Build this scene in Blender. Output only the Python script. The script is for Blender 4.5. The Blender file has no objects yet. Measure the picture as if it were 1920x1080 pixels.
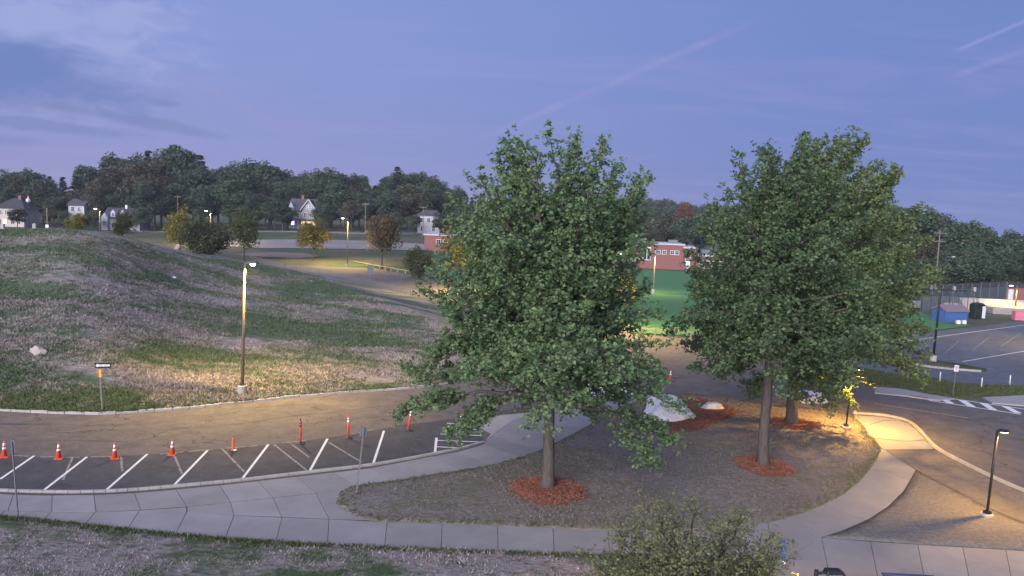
import bpy, bmesh, math, random
import numpy as np
from mathutils import Vector, Matrix, noise as mnoise
from mathutils.geometry import delaunay_2d_cdt

R = math.radians
scene = bpy.context.scene
COL = scene.collection
random.seed(7)
rng = np.random.default_rng(7)

# ------------------------------------------------------------------ camera
F = 1450.0; HC = 12.0; HOR = 405.0; ROLL = R(2.2)
PITCH = math.atan((540 - HOR) / F)
cam = bpy.data.cameras.new('camera'); camo = bpy.data.objects.new('camera', cam); COL.objects.link(camo)
cam.sensor_width = 36; cam.lens = 36 * F / 1920; cam.clip_end = 5000; cam.clip_start = 0.1
camo.location = (0, 0, HC); camo.rotation_euler = (Matrix.Rotation(math.pi / 2 - PITCH, 3, 'X') @ Matrix.Rotation(ROLL, 3, 'Z')).to_euler()
scene.camera = camo

cP, sP = math.cos(PITCH), math.sin(PITCH)
def ray(px, py):
    u = (px - 960) / F; v = (540 - py) / F
    a = u * math.cos(ROLL) - v * math.sin(ROLL); b = u * math.sin(ROLL) + v * math.cos(ROLL)
    return Vector((a, cP + b * sP, -sP + b * cP))
def G(px, py, z=0.0):
    d = ray(px, py); t = (z - HC) / d.z
    return Vector((d.x * t, d.y * t, z))
def at(px, py, y):
    d = ray(px, py); t = y / d.y
    return Vector((d.x * t, y, HC + d.z * t))
def column(x, y): return 960 + F * x / (y * cP + 6 * sP)

# ------------------------------------------------------------------ node helpers
def nd(nt, t, **kw):
    n = nt.nodes.new(t)
    for k, v in kw.items():
        if k == 'inp':
            for kk, vv in v.items(): n.inputs[kk].default_value = vv
        else: setattr(n, k, v)
    return n
def lk(nt, a, b): nt.links.new(a, b)
def math_n(nt, op, a, b=None, clamp=False):
    n = nt.nodes.new('ShaderNodeMath'); n.operation = op; n.use_clamp = clamp
    for i, v in enumerate((a, b)):
        if v is None: continue
        if isinstance(v, (int, float)): n.inputs[i].default_value = v
        else: nt.links.new(v, n.inputs[i])
    return n.outputs[0]
def ramp(nt, fac, stops):
    n = nt.nodes.new('ShaderNodeValToRGB')
    el = n.color_ramp.elements
    while len(el) < len(stops): el.new(0.5)
    for e, (p, c) in zip(el, stops):
        e.position = p
        e.color = (c, c, c, 1) if isinstance(c, (int, float)) else (c[0], c[1], c[2], 1)
    if fac is not None: nt.links.new(fac, n.inputs[0])
    return n.outputs[0]
def mixc(nt, fac, a, b, mode='MIX'):
    n = nt.nodes.new('ShaderNodeMix'); n.data_type = 'RGBA'; n.blend_type = mode
    for sock, v in ((n.inputs[0], fac), (n.inputs[6], a), (n.inputs[7], b)):
        if isinstance(v, (int, float)): sock.default_value = v
        elif isinstance(v, tuple): sock.default_value = (v[0], v[1], v[2], 1)
        else: nt.links.new(v, sock)
    return n.outputs[2]
def noise_n(nt, vec, scale, detail=4, rough=0.55, dist=0.0):
    n = nt.nodes.new('ShaderNodeTexNoise')
    n.inputs['Scale'].default_value = scale; n.inputs['Detail'].default_value = detail
    n.inputs['Roughness'].default_value = rough; n.inputs['Distortion'].default_value = dist
    if vec is not None: nt.links.new(vec, n.inputs['Vector'])
    return n.outputs[0]

# ------------------------------------------------------------------ world: dusk sky
SUN_AZ = R(205)      # after-glow behind the camera (clockwise from +Y)
world = bpy.data.worlds.new('World'); scene.world = world; world.use_nodes = True
wt = world.node_tree; wt.nodes.clear()
wout = nd(wt, 'ShaderNodeOutputWorld'); bg = nd(wt, 'ShaderNodeBackground')
tc = nd(wt, 'ShaderNodeTexCoord'); DV = tc.outputs['Generated']
sky = nd(wt, 'ShaderNodeTexSky', sky_type='NISHITA', sun_disc=False)
sky.sun_elevation = R(2.0); sky.sun_rotation = SUN_AZ; sky.altitude = 50; sky.air_density = 1.0; sky.dust_density = 0.6; sky.ozone_density = 2.0
sep = nd(wt, 'ShaderNodeSeparateXYZ'); lk(wt, DV, sep.inputs[0])
zz = math_n(wt, 'MAXIMUM', sep.outputs[2], 0.0)
# twilight gradient: lilac at the horizon, periwinkle higher up, bluer to the east (right)
gl = ramp(wt, zz, [(0.0, (.262, .258, .48)), (0.07, (.245, .275, .55)), (0.18, (.225, .290, .595)), (0.4, (.215, .295, .625)), (1.0, (.19, .265, .58))])
gr = ramp(wt, zz, [(0.0, (.135, .200, .46)), (0.09, (.148, .215, .505)), (0.3, (.142, .218, .525)), (1.0, (.145, .22, .51))])
azf = nd(wt, 'ShaderNodeMapRange', interpolation_type='SMOOTHSTEP'); azf.inputs[1].default_value = -.45; azf.inputs[2].default_value = .60
lk(wt, sep.outputs[0], azf.inputs[0])
skyc = mixc(wt, azf.outputs[0], gl, gr)
nis = mixc(wt, 1.0, sky.outputs[0], (.10, .10, .10), 'MULTIPLY')
skyc = mixc(wt, 0.06, skyc, nis)
# cirrus laid out on a flat cloud layer
zo = math_n(wt, 'ADD', zz, 0.10)
cx_ = math_n(wt, 'DIVIDE', sep.outputs[0], zo); cy_ = math_n(wt, 'DIVIDE', sep.outputs[1], zo)
comb = nd(wt, 'ShaderNodeCombineXYZ'); lk(wt, cx_, comb.inputs[0]); lk(wt, cy_, comb.inputs[1])
mp = nd(wt, 'ShaderNodeMapping'); mp.inputs['Rotation'].default_value = (0, 0, R(24)); mp.inputs['Scale'].default_value = (0.45, 1.5, 1)
lk(wt, comb.outputs[0], mp.inputs[0])
n1 = noise_n(wt, mp.outputs[0], 1.3, 8, 0.6, 0.6)
wis = ramp(wt, n1, [(0.48, 0.0), (0.75, 1.0)])
skyc = mixc(wt, math_n(wt, 'MULTIPLY', wis, 0.42), skyc, (.29, .285, .57))
# grey-blue stratus in the north-west: ragged patches
def patch(col, c, rx, ry, strength, tint, nsc, tilt=0.0, warp=.9, edge=(.35, 1.05)):
    d0 = ray(*c).normalized(); r0 = d0.cross(Vector((0, 0, 1))).normalized(); u0 = r0.cross(d0)
    r1 = r0 * math.cos(tilt) + u0 * math.sin(tilt); u1 = u0 * math.cos(tilt) - r0 * math.sin(tilt)
    def dot(v):
        x = nd(wt, 'ShaderNodeVectorMath', operation='DOT_PRODUCT'); x.inputs[1].default_value = v; lk(wt, DV, x.inputs[0]); return x.outputs['Value']
    front = math_n(wt, 'GREATER_THAN', dot(d0), 0.5)
    wx = math_n(wt, 'MULTIPLY', dot(r1), F / rx); wy = math_n(wt, 'MULTIPLY', dot(u1), F / ry)
    mpp = nd(wt, 'ShaderNodeMapping'); mpp.inputs['Scale'].default_value = (1, 1, 2.6); lk(wt, DV, mpp.inputs[0])
    nn = math_n(wt, 'MULTIPLY', math_n(wt, 'SUBTRACT', noise_n(wt, mpp.outputs[0], nsc, 8, .62, .5), .5), warp * 2)
    e = math_n(wt, 'ADD', math_n(wt, 'SQRT', math_n(wt, 'ADD', math_n(wt, 'MULTIPLY', wx, wx), math_n(wt, 'MULTIPLY', wy, wy))), nn)
    m = nd(wt, 'ShaderNodeMapRange', interpolation_type='SMOOTHSTEP'); m.inputs[1].default_value = edge[1]; m.inputs[2].default_value = edge[0]; lk(wt, e, m.inputs[0])
    return mixc(wt, math_n(wt, 'MULTIPLY', math_n(wt, 'MULTIPLY', m.outputs[0], front), strength), col, tint)
GREY = (.135, .200, .44)
skyc = patch(skyc, (60, 40), 240, 90, .7, (.32, .36, .63), 22, 0, 1.3, (.2, 1.2))
skyc = patch(skyc, (20, 190), 190, 30, .45, (.35, .33, .56), 16, 0, 1.2, (.2, 1.2))
skyc = patch(skyc, (-10, 130), 265, 66, .95, GREY, 7, -.12, .9)
skyc = patch(skyc, (60, 232), 190, 13, .65, (.165, .205, .42), 12, -.05, 1.0)
skyc = patch(skyc, (250, 225), 170, 13, .65, (.165, .21, .43), 12, -.12, 1.1)
skyc = patch(skyc, (310, 194), 34, 8, .6, (.165, .21, .43), 20, 0, .5)
skyc = patch(skyc, (10, 264), 60, 10, .5, (.17, .205, .42), 14, 0, .9)
# thin condensation trails: narrow bands along great circles
def trail(col, A, B, wpx, strength, tint, back=0.0):
    dA = ray(*A).normalized(); dB = ray(*B).normalized()
    n = dA.cross(dB).normalized(); m = (dB - dA).normalized()
    def dot(v):
        x = nd(wt, 'ShaderNodeVectorMath', operation='DOT_PRODUCT'); x.inputs[1].default_value = v; lk(wt, DV, x.inputs[0]); return x.outputs['Value']
    wob = math_n(wt, 'MULTIPLY', math_n(wt, 'SUBTRACT', noise_n(wt, DV, 14, 3), 0.5), wpx / F * 0.9)
    d = math_n(wt, 'ABSOLUTE', math_n(wt, 'ADD', dot(n), wob))
    b = nd(wt, 'ShaderNodeMapRange', interpolation_type='SMOOTHSTEP'); b.inputs[1].default_value = wpx / F; b.inputs[2].default_value = 0.0; lk(wt, d, b.inputs[0])
    a = nd(wt, 'ShaderNodeMapRange', interpolation_type='SMOOTHSTEP'); a0 = dA.dot(m); a1 = dB.dot(m); e = (a1 - a0) * .22
    a.inputs[1].default_value = a0; a.inputs[2].default_value = a0 + e; lk(wt, dot(m), a.inputs[0])
    c = nd(wt, 'ShaderNodeMapRange', interpolation_type='SMOOTHSTEP'); c.inputs[1].default_value = a1; c.inputs[2].default_value = a1 - e; lk(wt, dot(m), c.inputs[0])
    f = math_n(wt, 'MULTIPLY', math_n(wt, 'MULTIPLY', b.outputs[0], a.outputs[0]), c.outputs[0])
    br = ramp(wt, noise_n(wt, DV, 25, 4), [(0.3, .45), (0.6, 1.0)])
    f = math_n(wt, 'MULTIPLY', math_n(wt, 'MULTIPLY', f, br), strength)
    return mixc(wt, f, col, tint)
skyc = trail(skyc, (855, 280), (1465, 18), 11, .42, (.31, .29, .56))
skyc = trail(skyc, (1780, 102), (1990, 8), 5, .5, (.32, .35, .62))
skyc = trail(skyc, (1770, 150), (1990, 66), 8, .38, (.28, .30, .58))
skyc = trail(skyc, (320, 130), (600, 275), 16, .3, (.29, .27, .50))
skyc = trail(skyc, (1200, 105), (1640, 215), 18, .25, (.26, .25, .53))
lk(wt, skyc, bg.inputs[0]); bg.inputs[1].default_value = 1.0
lk(wt, bg.outputs[0], wout.inputs[0])

# ------------------------------------------------------------------ sun (soft after-glow), exposure
sl = bpy.data.lights.new('sun', 'SUN'); sl.energy = 4.8; sl.angle = R(50); sl.color = (1.0, .92, .90)
so = bpy.data.objects.new('sun', sl); COL.objects.link(so); so.location = (0, -30, 60)
so.rotation_euler = Vector((-math.sin(SUN_AZ) * .95, -math.cos(SUN_AZ) * .95, -.34)).to_track_quat('-Z', 'Y').to_euler()
vs = scene.view_settings
vs.view_transform = 'Standard'; vs.look = 'None'; vs.exposure = 0.22; vs.gamma = 1.0; vs.use_curve_mapping = False
scene.render.engine = 'CYCLES'
cy = scene.cycles
cy.use_denoising = True; cy.max_bounces = 5; cy.diffuse_bounces = 3; cy.glossy_bounces = 2; cy.transmission_bounces = 3
cy.transparent_max_bounces = 8; cy.caustics_reflective = False; cy.caustics_refractive = False
cy.sample_clamp_indirect = 4.0

# ------------------------------------------------------------------ materials
MAT = {}
def mat(name, col=None, rough=0.8, metal=0.0, spec=0.3, emit=None, estr=0.0):
    if name in MAT: return MAT[name]
    m = bpy.data.materials.new(name); m.use_nodes = True; nt = m.node_tree
    b = nt.nodes['Principled BSDF']
    b.inputs['Roughness'].default_value = rough; b.inputs['Metallic'].default_value = metal
    b.inputs['Specular IOR Level'].default_value = spec
    if col is not None:
        geo = nd(nt, 'ShaderNodeTexCoord')
        n = noise_n(nt, geo.outputs['Object'], 3.0, 5, .6)
        c = ramp(nt, n, [(.25, tuple(v * .78 for v in col)), (.75, tuple(min(1, v * 1.12) for v in col))])
        lk(nt, c, b.inputs['Base Color'])
    if emit is not None:
        b.inputs['Emission Color'].default_value = (*emit, 1); b.inputs['Emission Strength'].default_value = estr
    MAT[name] = m
    return m
def world_pos(nt):
    return nd(nt, 'ShaderNodeNewGeometry').outputs['Position']
def bump(nt, b, h, strength, dist):
    n = nd(nt, 'ShaderNodeBump'); n.inputs['Strength'].default_value = strength; n.inputs['Distance'].default_value = dist
    lk(nt, h, n.inputs['Height']); lk(nt, n.outputs[0], b.inputs['Normal'])
def new_mat(name, rough=.9, spec=.25):
    m = bpy.data.materials.new(name); m.use_nodes = True; MAT[name] = m
    b = m.node_tree.nodes['Principled BSDF']; b.inputs['Roughness'].default_value = rough; b.inputs['Specular IOR Level'].default_value = spec
    return m, m.node_tree, b

def asphalt(name, base, crack=0.35, warm=(1.08, 1.0, .92), streak=True):
    m, nt, b = new_mat(name, .88, .25); p = world_pos(nt)
    big = noise_n(nt, p, .12, 5, .6); fine = noise_n(nt, p, 14, 6, .75); mid = noise_n(nt, p, .9, 5, .65, .4)
    c = ramp(nt, big, [(.3, tuple(v * .82 for v in base)), (.7, tuple(base[i] * 1.15 * warm[i] for i in range(3)))])
    c = mixc(nt, .8, c, ramp(nt, mid, [(.3, .74), (.7, 1.22)]), 'MULTIPLY')
    c = mixc(nt, .7, c, ramp(nt, fine, [(.3, .62), (.75, 1.36)]), 'MULTIPLY')
    c = mixc(nt, .8, c, ramp(nt, noise_n(nt, p, 4.2, 5, .75, .5), [(.32, .78), (.7, 1.2)]), 'MULTIPLY')
    # hair cracks
    v = nd(nt, 'ShaderNodeTexVoronoi', feature='DISTANCE_TO_EDGE'); v.inputs['Scale'].default_value = .21
    wp = nd(nt, 'ShaderNodeVectorMath', operation='ADD'); lk(nt, p, wp.inputs[0])
    nv = nd(nt, 'ShaderNodeTexNoise'); nv.inputs['Scale'].default_value = .8; nv.inputs['Detail'].default_value = 5; lk(nt, p, nv.inputs['Vector'])
    sc = nd(nt, 'ShaderNodeVectorMath', operation='SCALE'); sc.inputs['Scale'].default_value = 2.4; lk(nt, nv.outputs['Color'], sc.inputs[0])
    lk(nt, sc.outputs[0], wp.inputs[1]); lk(nt, wp.outputs[0], v.inputs['Vector'])
    ck = ramp(nt, v.outputs['Distance'], [(0.0, 1.0), (.014, .0)])
    ck = math_n(nt, 'MULTIPLY', ck, ramp(nt, noise_n(nt, p, .35, 3), [(.42, 0), (.52, 1)]))
    c = mixc(nt, math_n(nt, 'MULTIPLY', ck, min(1, crack * 1.8)), c, tuple(v * .35 for v in base))
    # sealer drips and pale scuffs
    sp = ramp(nt, noise_n(nt, p, .55, 6, .7, 1.2), [(.66, 0), (.74, 1)])
    c = mixc(nt, math_n(nt, 'MULTIPLY', sp, .22), c, tuple(min(1, v * 2.2) for v in base))
    sp2 = ramp(nt, noise_n(nt, p, .31, 5, .7, 1.5), [(.27, 1), (.36, 0)])
    c = mixc(nt, math_n(nt, 'MULTIPLY', sp2, .4), c, tuple(v * .55 for v in base))
    lk(nt, c, b.inputs['Base Color']); bump(nt, b, fine, .35, .015)
    return m
asphalt('old_asphalt', (.138, .128, .122), .55)
asphalt('new_asphalt', (.080, .080, .085), .25, (1, 1, 1))
asphalt('lot_asphalt', (.125, .138, .160), .3, (1, 1, 1))
asphalt('path_asphalt', (.150, .140, .135), .2)
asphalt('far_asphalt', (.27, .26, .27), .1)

def concrete(name, base, sc=1.0):
    m, nt, b = new_mat(name, .85, .3); p = world_pos(nt)
    oi = nd(nt, 'ShaderNodeObjectInfo')
    c = ramp(nt, noise_n(nt, p, .6 * sc, 6, .65), [(.3, tuple(v * .84 for v in base)), (.7, tuple(v * 1.08 for v in base))])
    f = noise_n(nt, p, 22, 5, .7)
    c = mixc(nt, .6, c, ramp(nt, f, [(.3, .84), (.7, 1.1)]), 'MULTIPLY')
    c = mixc(nt, 1.0, c, ramp(nt, oi.outputs['Random'], [(0, .90), (1, 1.07)]), 'MULTIPLY')
    st = ramp(nt, noise_n(nt, p, 1.7, 6, .7, 1.0), [(.63, 0), (.72, 1)])
    c = mixc(nt, math_n(nt, 'MULTIPLY', st, .25), c, tuple(v * .5 for v in base))
    lk(nt, c, b.inputs['Base Color']); bump(nt, b, f, .2, .008)
    return m
concrete('concrete', (.285, .275, .275))
concrete('kerb_concrete', (.36, .34, .33))
concrete('granite', (.40, .385, .37), 4)
concrete('joint_fill', (.085, .075, .07))
concrete('plain_concrete', (.38, .36, .35))
concrete('boulder_paint', (.66, .67, .70), 3)
_nt = MAT['boulder_paint'].node_tree; _b = _nt.nodes['Principled BSDF']; _old = _b.inputs['Base Color'].links[0].from_socket
lk(_nt, mixc(_nt, ramp(_nt, noise_n(_nt, world_pos(_nt), 2.3, 6, .7, .8), [(.5, 0), (.62, .7)]), _old, (.34, .36, .40)), _b.inputs['Base Color'])
concrete('field_stone', (.42, .37, .35), 4)

def turf(name, dry, green, dark, green_amt=.5, patch=.16, streaky=(1, 1)):
    m, nt, b = new_mat(name, .95, .1)
    p = nd(nt, 'ShaderNodeMapping'); p.inputs['Scale'].default_value = (streaky[0], streaky[1], 1); lk(nt, world_pos(nt), p.inputs[0]); p = p.outputs[0]
    big = noise_n(nt, p, patch, 6, .62, .5)
    mid = noise_n(nt, p, 1.4, 6, .7, .3); fine = noise_n(nt, p, 6, 6, .8)
    k = math_n(nt, 'ADD', math_n(nt, 'MULTIPLY', big, .62), math_n(nt, 'MULTIPLY', mid, .38))
    th = .62 - .24 * green_amt
    g = ramp(nt, k, [(th - .045, 0), (th + .045, 1)])
    c = mixc(nt, g, dry, green)
    c = mixc(nt, ramp(nt, noise_n(nt, p, 3.1, 6, .78), [(.52, 0), (.62, .85)]), c, dark)
    c = mixc(nt, .85, c, ramp(nt, fine, [(.3, .45), (.72, 1.45)]), 'MULTIPLY')
    lk(nt, c, b.inputs['Base Color']); bump(nt, b, math_n(nt, 'ADD', fine, mid), 1.0, .12)
    return m
turf('hill_turf', (.340, .300, .285), (.110, .150, .088), (.120, .130, .095), .55, .13, (.55, 1.1))
turf('lawn_turf', (.320, .285, .275), (.090, .130, .06), (.085, .088, .07), .46, .22, (.6, 1.0))
turf('island_turf', (.250, .220, .210), (.205, .190, .150), (.185, .150, .130), .42, .22, (.8, 1))
turf('bare_turf', (.235, .220, .215), (.215, .203, .195), (.205, .190, .182), .45, .3)
turf('verge_turf', (0.156, 0.143, 0.098), (0.072, 0.111, 0.046), (0.065, 0.078, 0.046), .62, .3)
turf('far_turf', (0.154, 0.147, 0.098), (0.070, 0.112, 0.063), (0.056, 0.070, 0.049), .5, .05)
turf('sports_turf', (.105, .245, .105), (.095, .255, .105), (.10, .22, .095), .6, .03)
turf('infield_dirt', (.30, .23, .19), (.27, .21, .175), (.26, .20, .17), .5, .1)
turf('mulch', (.235, .105, .078), (.185, .088, .066), (.14, .072, .058), .5, .8)

def leaf_mat(name, stops, trans=.3):
    m = bpy.data.materials.new(name); m.use_nodes = True; nt = m.node_tree; nt.nodes.clear()
    out = nd(nt, 'ShaderNodeOutputMaterial'); geo = nd(nt, 'ShaderNodeNewGeometry')
    oi = nd(nt, 'ShaderNodeObjectInfo')
    k = math_n(nt, 'ADD', math_n(nt, 'MULTIPLY', geo.outputs['Random Per Island'], .40),
               math_n(nt, 'MULTIPLY', noise_n(nt, nd(nt, 'ShaderNodeTexCoord').outputs['Object'], .8, 4, .65), .72))
    c = ramp(nt, math_n(nt, 'SUBTRACT', k, .06), stops)
    c = mixc(nt, 1.0, c, ramp(nt, oi.outputs['Random'], [(0, .82), (1, 1.14)]), 'MULTIPLY')
    d = nd(nt, 'ShaderNodeBsdfDiffuse'); t = nd(nt, 'ShaderNodeBsdfTranslucent'); mx = nd(nt, 'ShaderNodeMixShader'); mx.inputs[0].default_value = trans
    lk(nt, c, d.inputs[0]); lk(nt, c, t.inputs[0]); lk(nt, d.outputs[0], mx.inputs[1]); lk(nt, t.outputs[0], mx.inputs[2]); lk(nt, mx.outputs[0], out.inputs[0])
    MAT[name] = m; return m
leaf_mat('oak_leaf', [(.2, (.085, .140, .082)), (.42, (.135, .215, .112)), (.62, (.190, .280, .135)), (.82, (.270, .350, .155))], 0.4)
leaf_mat('oak_leaf_warm', [(.2, (.092, .142, .076)), (.42, (.150, .215, .098)), (.62, (.212, .280, .116)), (.82, (.295, .350, .135))], 0.4)
leaf_mat('wood_leaf', [(.1, (.055, .090, .064)), (.5, (.092, .138, .090)), (.95, (.15, .19, .115))], 0.25)
leaf_mat('wood_leaf_dull', [(.1, (.070, .078, .055)), (.5, (.115, .118, .078)), (.95, (.16, .145, .095))], 0.2)
leaf_mat('pine_needle', [(.1, (0.033, 0.055, 0.044)), (.5, (0.058, 0.086, 0.062)), (.95, (0.098, 0.124, 0.078))], .1)
leaf_mat('red_leaf', [(.1, (.15, .05, .03)), (.5, (.20, .08, .04)), (.95, (.22, .12, .06))], .2)
leaf_mat('yellow_leaf', [(.1, (.11, .12, .04)), (.5, (.21, .20, .05)), (.95, (.36, .31, .06))])
leaf_mat('turning_leaf', [(.1, (.10, .10, .05)), (.5, (.17, .13, .06)), (.95, (.27, .19, .07))])
leaf_mat('green_leaf', [(.1, (.06, .085, .04)), (.5, (.10, .13, .05)), (.95, (.19, .20, .06))])
leaf_mat('shrub_leaf', [(.1, (0.054, 0.072, 0.041)), (.5, (0.090, 0.114, 0.054)), (.95, (0.144, 0.156, 0.072))])
leaf_mat('small_leaf', [(.15, (.160, .175, .100)), (.5, (.235, .250, .135)), (.8, (.31, .32, .16)), (.97, (.36, .26, .16))], 0.4)
leaf_mat('grass_blade', [(.1, (.085, .110, .070)), (.45, (.165, .170, .120)), (.7, (.270, .250, .210)), (.95, (.40, .37, .33))], 0.25)
leaf_mat('green_blade', [(.1, (.075, .105, .045)), (.6, (.125, .155, .065)), (.95, (.22, .215, .11))], 0.25)
leaf_mat('dry_blade', [(.1, (.165, .148, .128)), (.6, (.240, .215, .190)), (.95, (.34, .31, .27))], 0.2)
leaf_mat('bark_chip', [(.1, (.13, .058, .045)), (.5, (.23, .100, .070)), (.95, (.34, .18, .135))], 0.0)
def turf_blade(name, dry, green, green_amt, patch, streaky):
    m = bpy.data.materials.new(name); m.use_nodes = True; nt = m.node_tree; nt.nodes.clear()
    out = nd(nt, 'ShaderNodeOutputMaterial'); geo = nd(nt, 'ShaderNodeNewGeometry')
    p = nd(nt, 'ShaderNodeMapping'); p.inputs['Scale'].default_value = (streaky[0], streaky[1], 1); lk(nt, geo.outputs['Position'], p.inputs[0]); p = p.outputs[0]
    k = math_n(nt, 'ADD', math_n(nt, 'MULTIPLY', noise_n(nt, p, patch, 6, .62, .5), .62), math_n(nt, 'MULTIPLY', noise_n(nt, p, 1.4, 6, .7, .3), .38))
    th = .62 - .24 * green_amt
    c = mixc(nt, ramp(nt, k, [(th - .045, 0), (th + .045, 1)]), dry, green)
    c = mixc(nt, 1.0, c, ramp(nt, geo.outputs['Random Per Island'], [(0, .55), (.7, 1.1), (1, 1.5)]), 'MULTIPLY')
    d = nd(nt, 'ShaderNodeBsdfDiffuse'); lk(nt, c, d.inputs[0]); lk(nt, d.outputs[0], out.inputs[0]); MAT[name] = m
turf_blade('hill_blade', (.330, .285, .272), (.105, .150, .080), .55, .13, (.55, 1.1))
turf_blade('lawn_blade', (.310, .270, .262), (.090, .130, .06), .46, .22, (.6, 1.0))
def bark(name, c):
    m, nt, b = new_mat(name, .95, .1); p = nd(nt, 'ShaderNodeMapping'); p.inputs['Scale'].default_value = (9, 9, 1.6)
    lk(nt, nd(nt, 'ShaderNodeTexCoord').outputs['Object'], p.inputs[0])
    n = noise_n(nt, p.outputs[0], 1.6, 7, .7, .5)
    lk(nt, ramp(nt, n, [(.3, tuple(v * .45 for v in c)), (.7, tuple(v * 1.25 for v in c))]), b.inputs['Base Color']); bump(nt, b, n, .8, .04)
bark('bark', (.115, .098, .092)); bark('dark_bark', (.07, .062, .058))
mat('white_paint', (.78, .77, .76), .8); 
def worn_paint(name, col, amount):
    m = bpy.data.materials.new(name); m.use_nodes = True; nt = m.node_tree
    b = nt.nodes['Principled BSDF']; out = nt.nodes['Material Output']; b.inputs['Roughness'].default_value = .85
    p = world_pos(nt)
    c = ramp(nt, noise_n(nt, p, 3, 5, .7), [(.3, tuple(v * .8 for v in col)), (.7, col)]); lk(nt, c, b.inputs['Base Color'])
    tr = nd(nt, 'ShaderNodeBsdfTransparent'); mx = nd(nt, 'ShaderNodeMixShader')
    f = ramp(nt, noise_n(nt, p, 5, 7, .75), [(amount - .06, 0), (amount + .06, 1)])
    lk(nt, f, mx.inputs[0]); lk(nt, tr.outputs[0], mx.inputs[1]); lk(nt, b.outputs[0], mx.inputs[2]); lk(nt, mx.outputs[0], out.inputs[0])
    MAT[name] = m
worn_paint('line_paint', (.80, .79, .77), .30)
worn_paint('old_line_paint', (.30, .27, .25), .43)
worn_paint('yellow_line_paint', (.55, .42, .22), .40)
mat('cone_orange', (.78, .10, .045), .55, 0, .4); mat('cone_white', (.82, .82, .82), .5); mat('rubber', (.045, .045, .05), .7)
mat('dark_metal', (.030, .030, .036), .45, .3, .4); mat('pole_bronze', (.17, .135, .105), .55, .2, .4); mat('galvanised', (.16, .17, .185), .6, .3, .4)
mat('sign_back', (.115, .13, .145), .55, .2, .4); mat('sign_black', (.012, .012, .016), .5); mat('sign_white', (.80, .80, .82), .5); mat('sign_yellow', (.75, .42, .04), .5); mat('sign_red', (.55, .05, .06), .5)
mat('brick', (.25, .115, .105), .9); mat('white_trim', (.66, .67, .70), .7); mat('white_siding', (.44, .46, .51), .75); mat('grey_siding', (.30, .31, .36), .75); mat('cream_siding', (.50, .45, .42), .75)
mat('slate', (.075, .078, .09), .85); mat('dark_roof', (.055, .055, .065), .85); mat('flat_roof', (.50, .51, .55), .7); mat('window_glass', (.035, .04, .05), .12, 0, .6)
mat('blue_shed_paint', (.055, .125, .33), .7); mat('shed_roof', (.20, .17, .19), .85); mat('cabinet_dark', (.018, .026, .024), .5); mat('white_plastic', (.70, .71, .72), .5)
mat('screen_green', (.085, .115, .130), .8); mat('timber', (.36, .27, .18), .9); mat('wood_pole', (.20, .16, .13), .9); mat('bench_blue', (.030, .045, .11), .4, .3, .4); mat('marker_blue', (.05, .12, .40), .5)
mat('skate_concrete', (.33, .31, .31), .8); mat('mural_pink', (.62, .19, .26), .8); mat('mural_teal', (.10, .38, .40), .8); mat('mural_dark', (.05, .04, .06), .8)
mat('lit_wall', (.60, .56, .45), .8); mat('brick_red_paver', (.33, .14, .11), .9); mat('ball_red', (.75, .05, .06), .5)
mat('lens_cool', (.8, .8, .9), .4, 0, .3, (.80, .62, 1.0), 16.0); mat('lens_violet', (.3, .2, .7), .4, 0, .3, (.33, .16, 1.0), 3.0)  # violet emission imitates colour fringing on overexposed lamp heads
mat('lens_warm', (.8, .7, .4), .4, 0, .3, (1.0, .72, .30), 9.0)
mat('window_lit', (.7, .5, .3), .5, 0, .3, (1.0, .62, .22), 1.3); mat('window_dim', (.7, .5, .3), .5, 0, .3, (1.0, .60, .28), .7)
def mesh_fabric(name, col, opacity):
    m = bpy.data.materials.new(name); m.use_nodes = True; nt = m.node_tree
    b = nt.nodes['Principled BSDF']; out = nt.nodes['Material Output']; b.inputs['Base Color'].default_value = (*col, 1); b.inputs['Roughness'].default_value = .6
    tr = nd(nt, 'ShaderNodeBsdfTransparent'); mx = nd(nt, 'ShaderNodeMixShader'); mx.inputs[0].default_value = opacity
    lk(nt, tr.outputs[0], mx.inputs[1]); lk(nt, b.outputs[0], mx.inputs[2]); lk(nt, mx.outputs[0], out.inputs[0]); MAT[name] = m
mesh_fabric('chain_link', (.20, .21, .23), .26)

# ------------------------------------------------------------------ mesh helpers
def link_mesh(name, me, m, parent=None, smooth=False):
    o = bpy.data.objects.new(name, me); COL.objects.link(o)
    if m is not None and not me.materials: me.materials.append(MAT[m] if isinstance(m, str) else m)
    if parent is not None: o.parent = parent
    if smooth: me.polygons.foreach_set('use_smooth', [True] * len(me.polygons))
    return o
def np_mesh(name, verts, faces):
    """verts (n,3), faces (m,k) with one k"""
    me = bpy.data.meshes.new(name); verts = np.asarray(verts, dtype=np.float32); faces = np.asarray(faces, dtype=np.int32)
    k = faces.shape[1]
    me.vertices.add(len(verts)); me.vertices.foreach_set('co', verts.ravel())
    me.loops.add(faces.size); me.loops.foreach_set('vertex_index', faces.ravel())
    me.polygons.add(len(faces)); me.polygons.foreach_set('loop_start', np.arange(0, faces.size, k, dtype=np.int32))
    me.polygons.foreach_set('loop_total', np.full(len(faces), k, dtype=np.int32))
    me.update(calc_edges=True); return me
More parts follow.
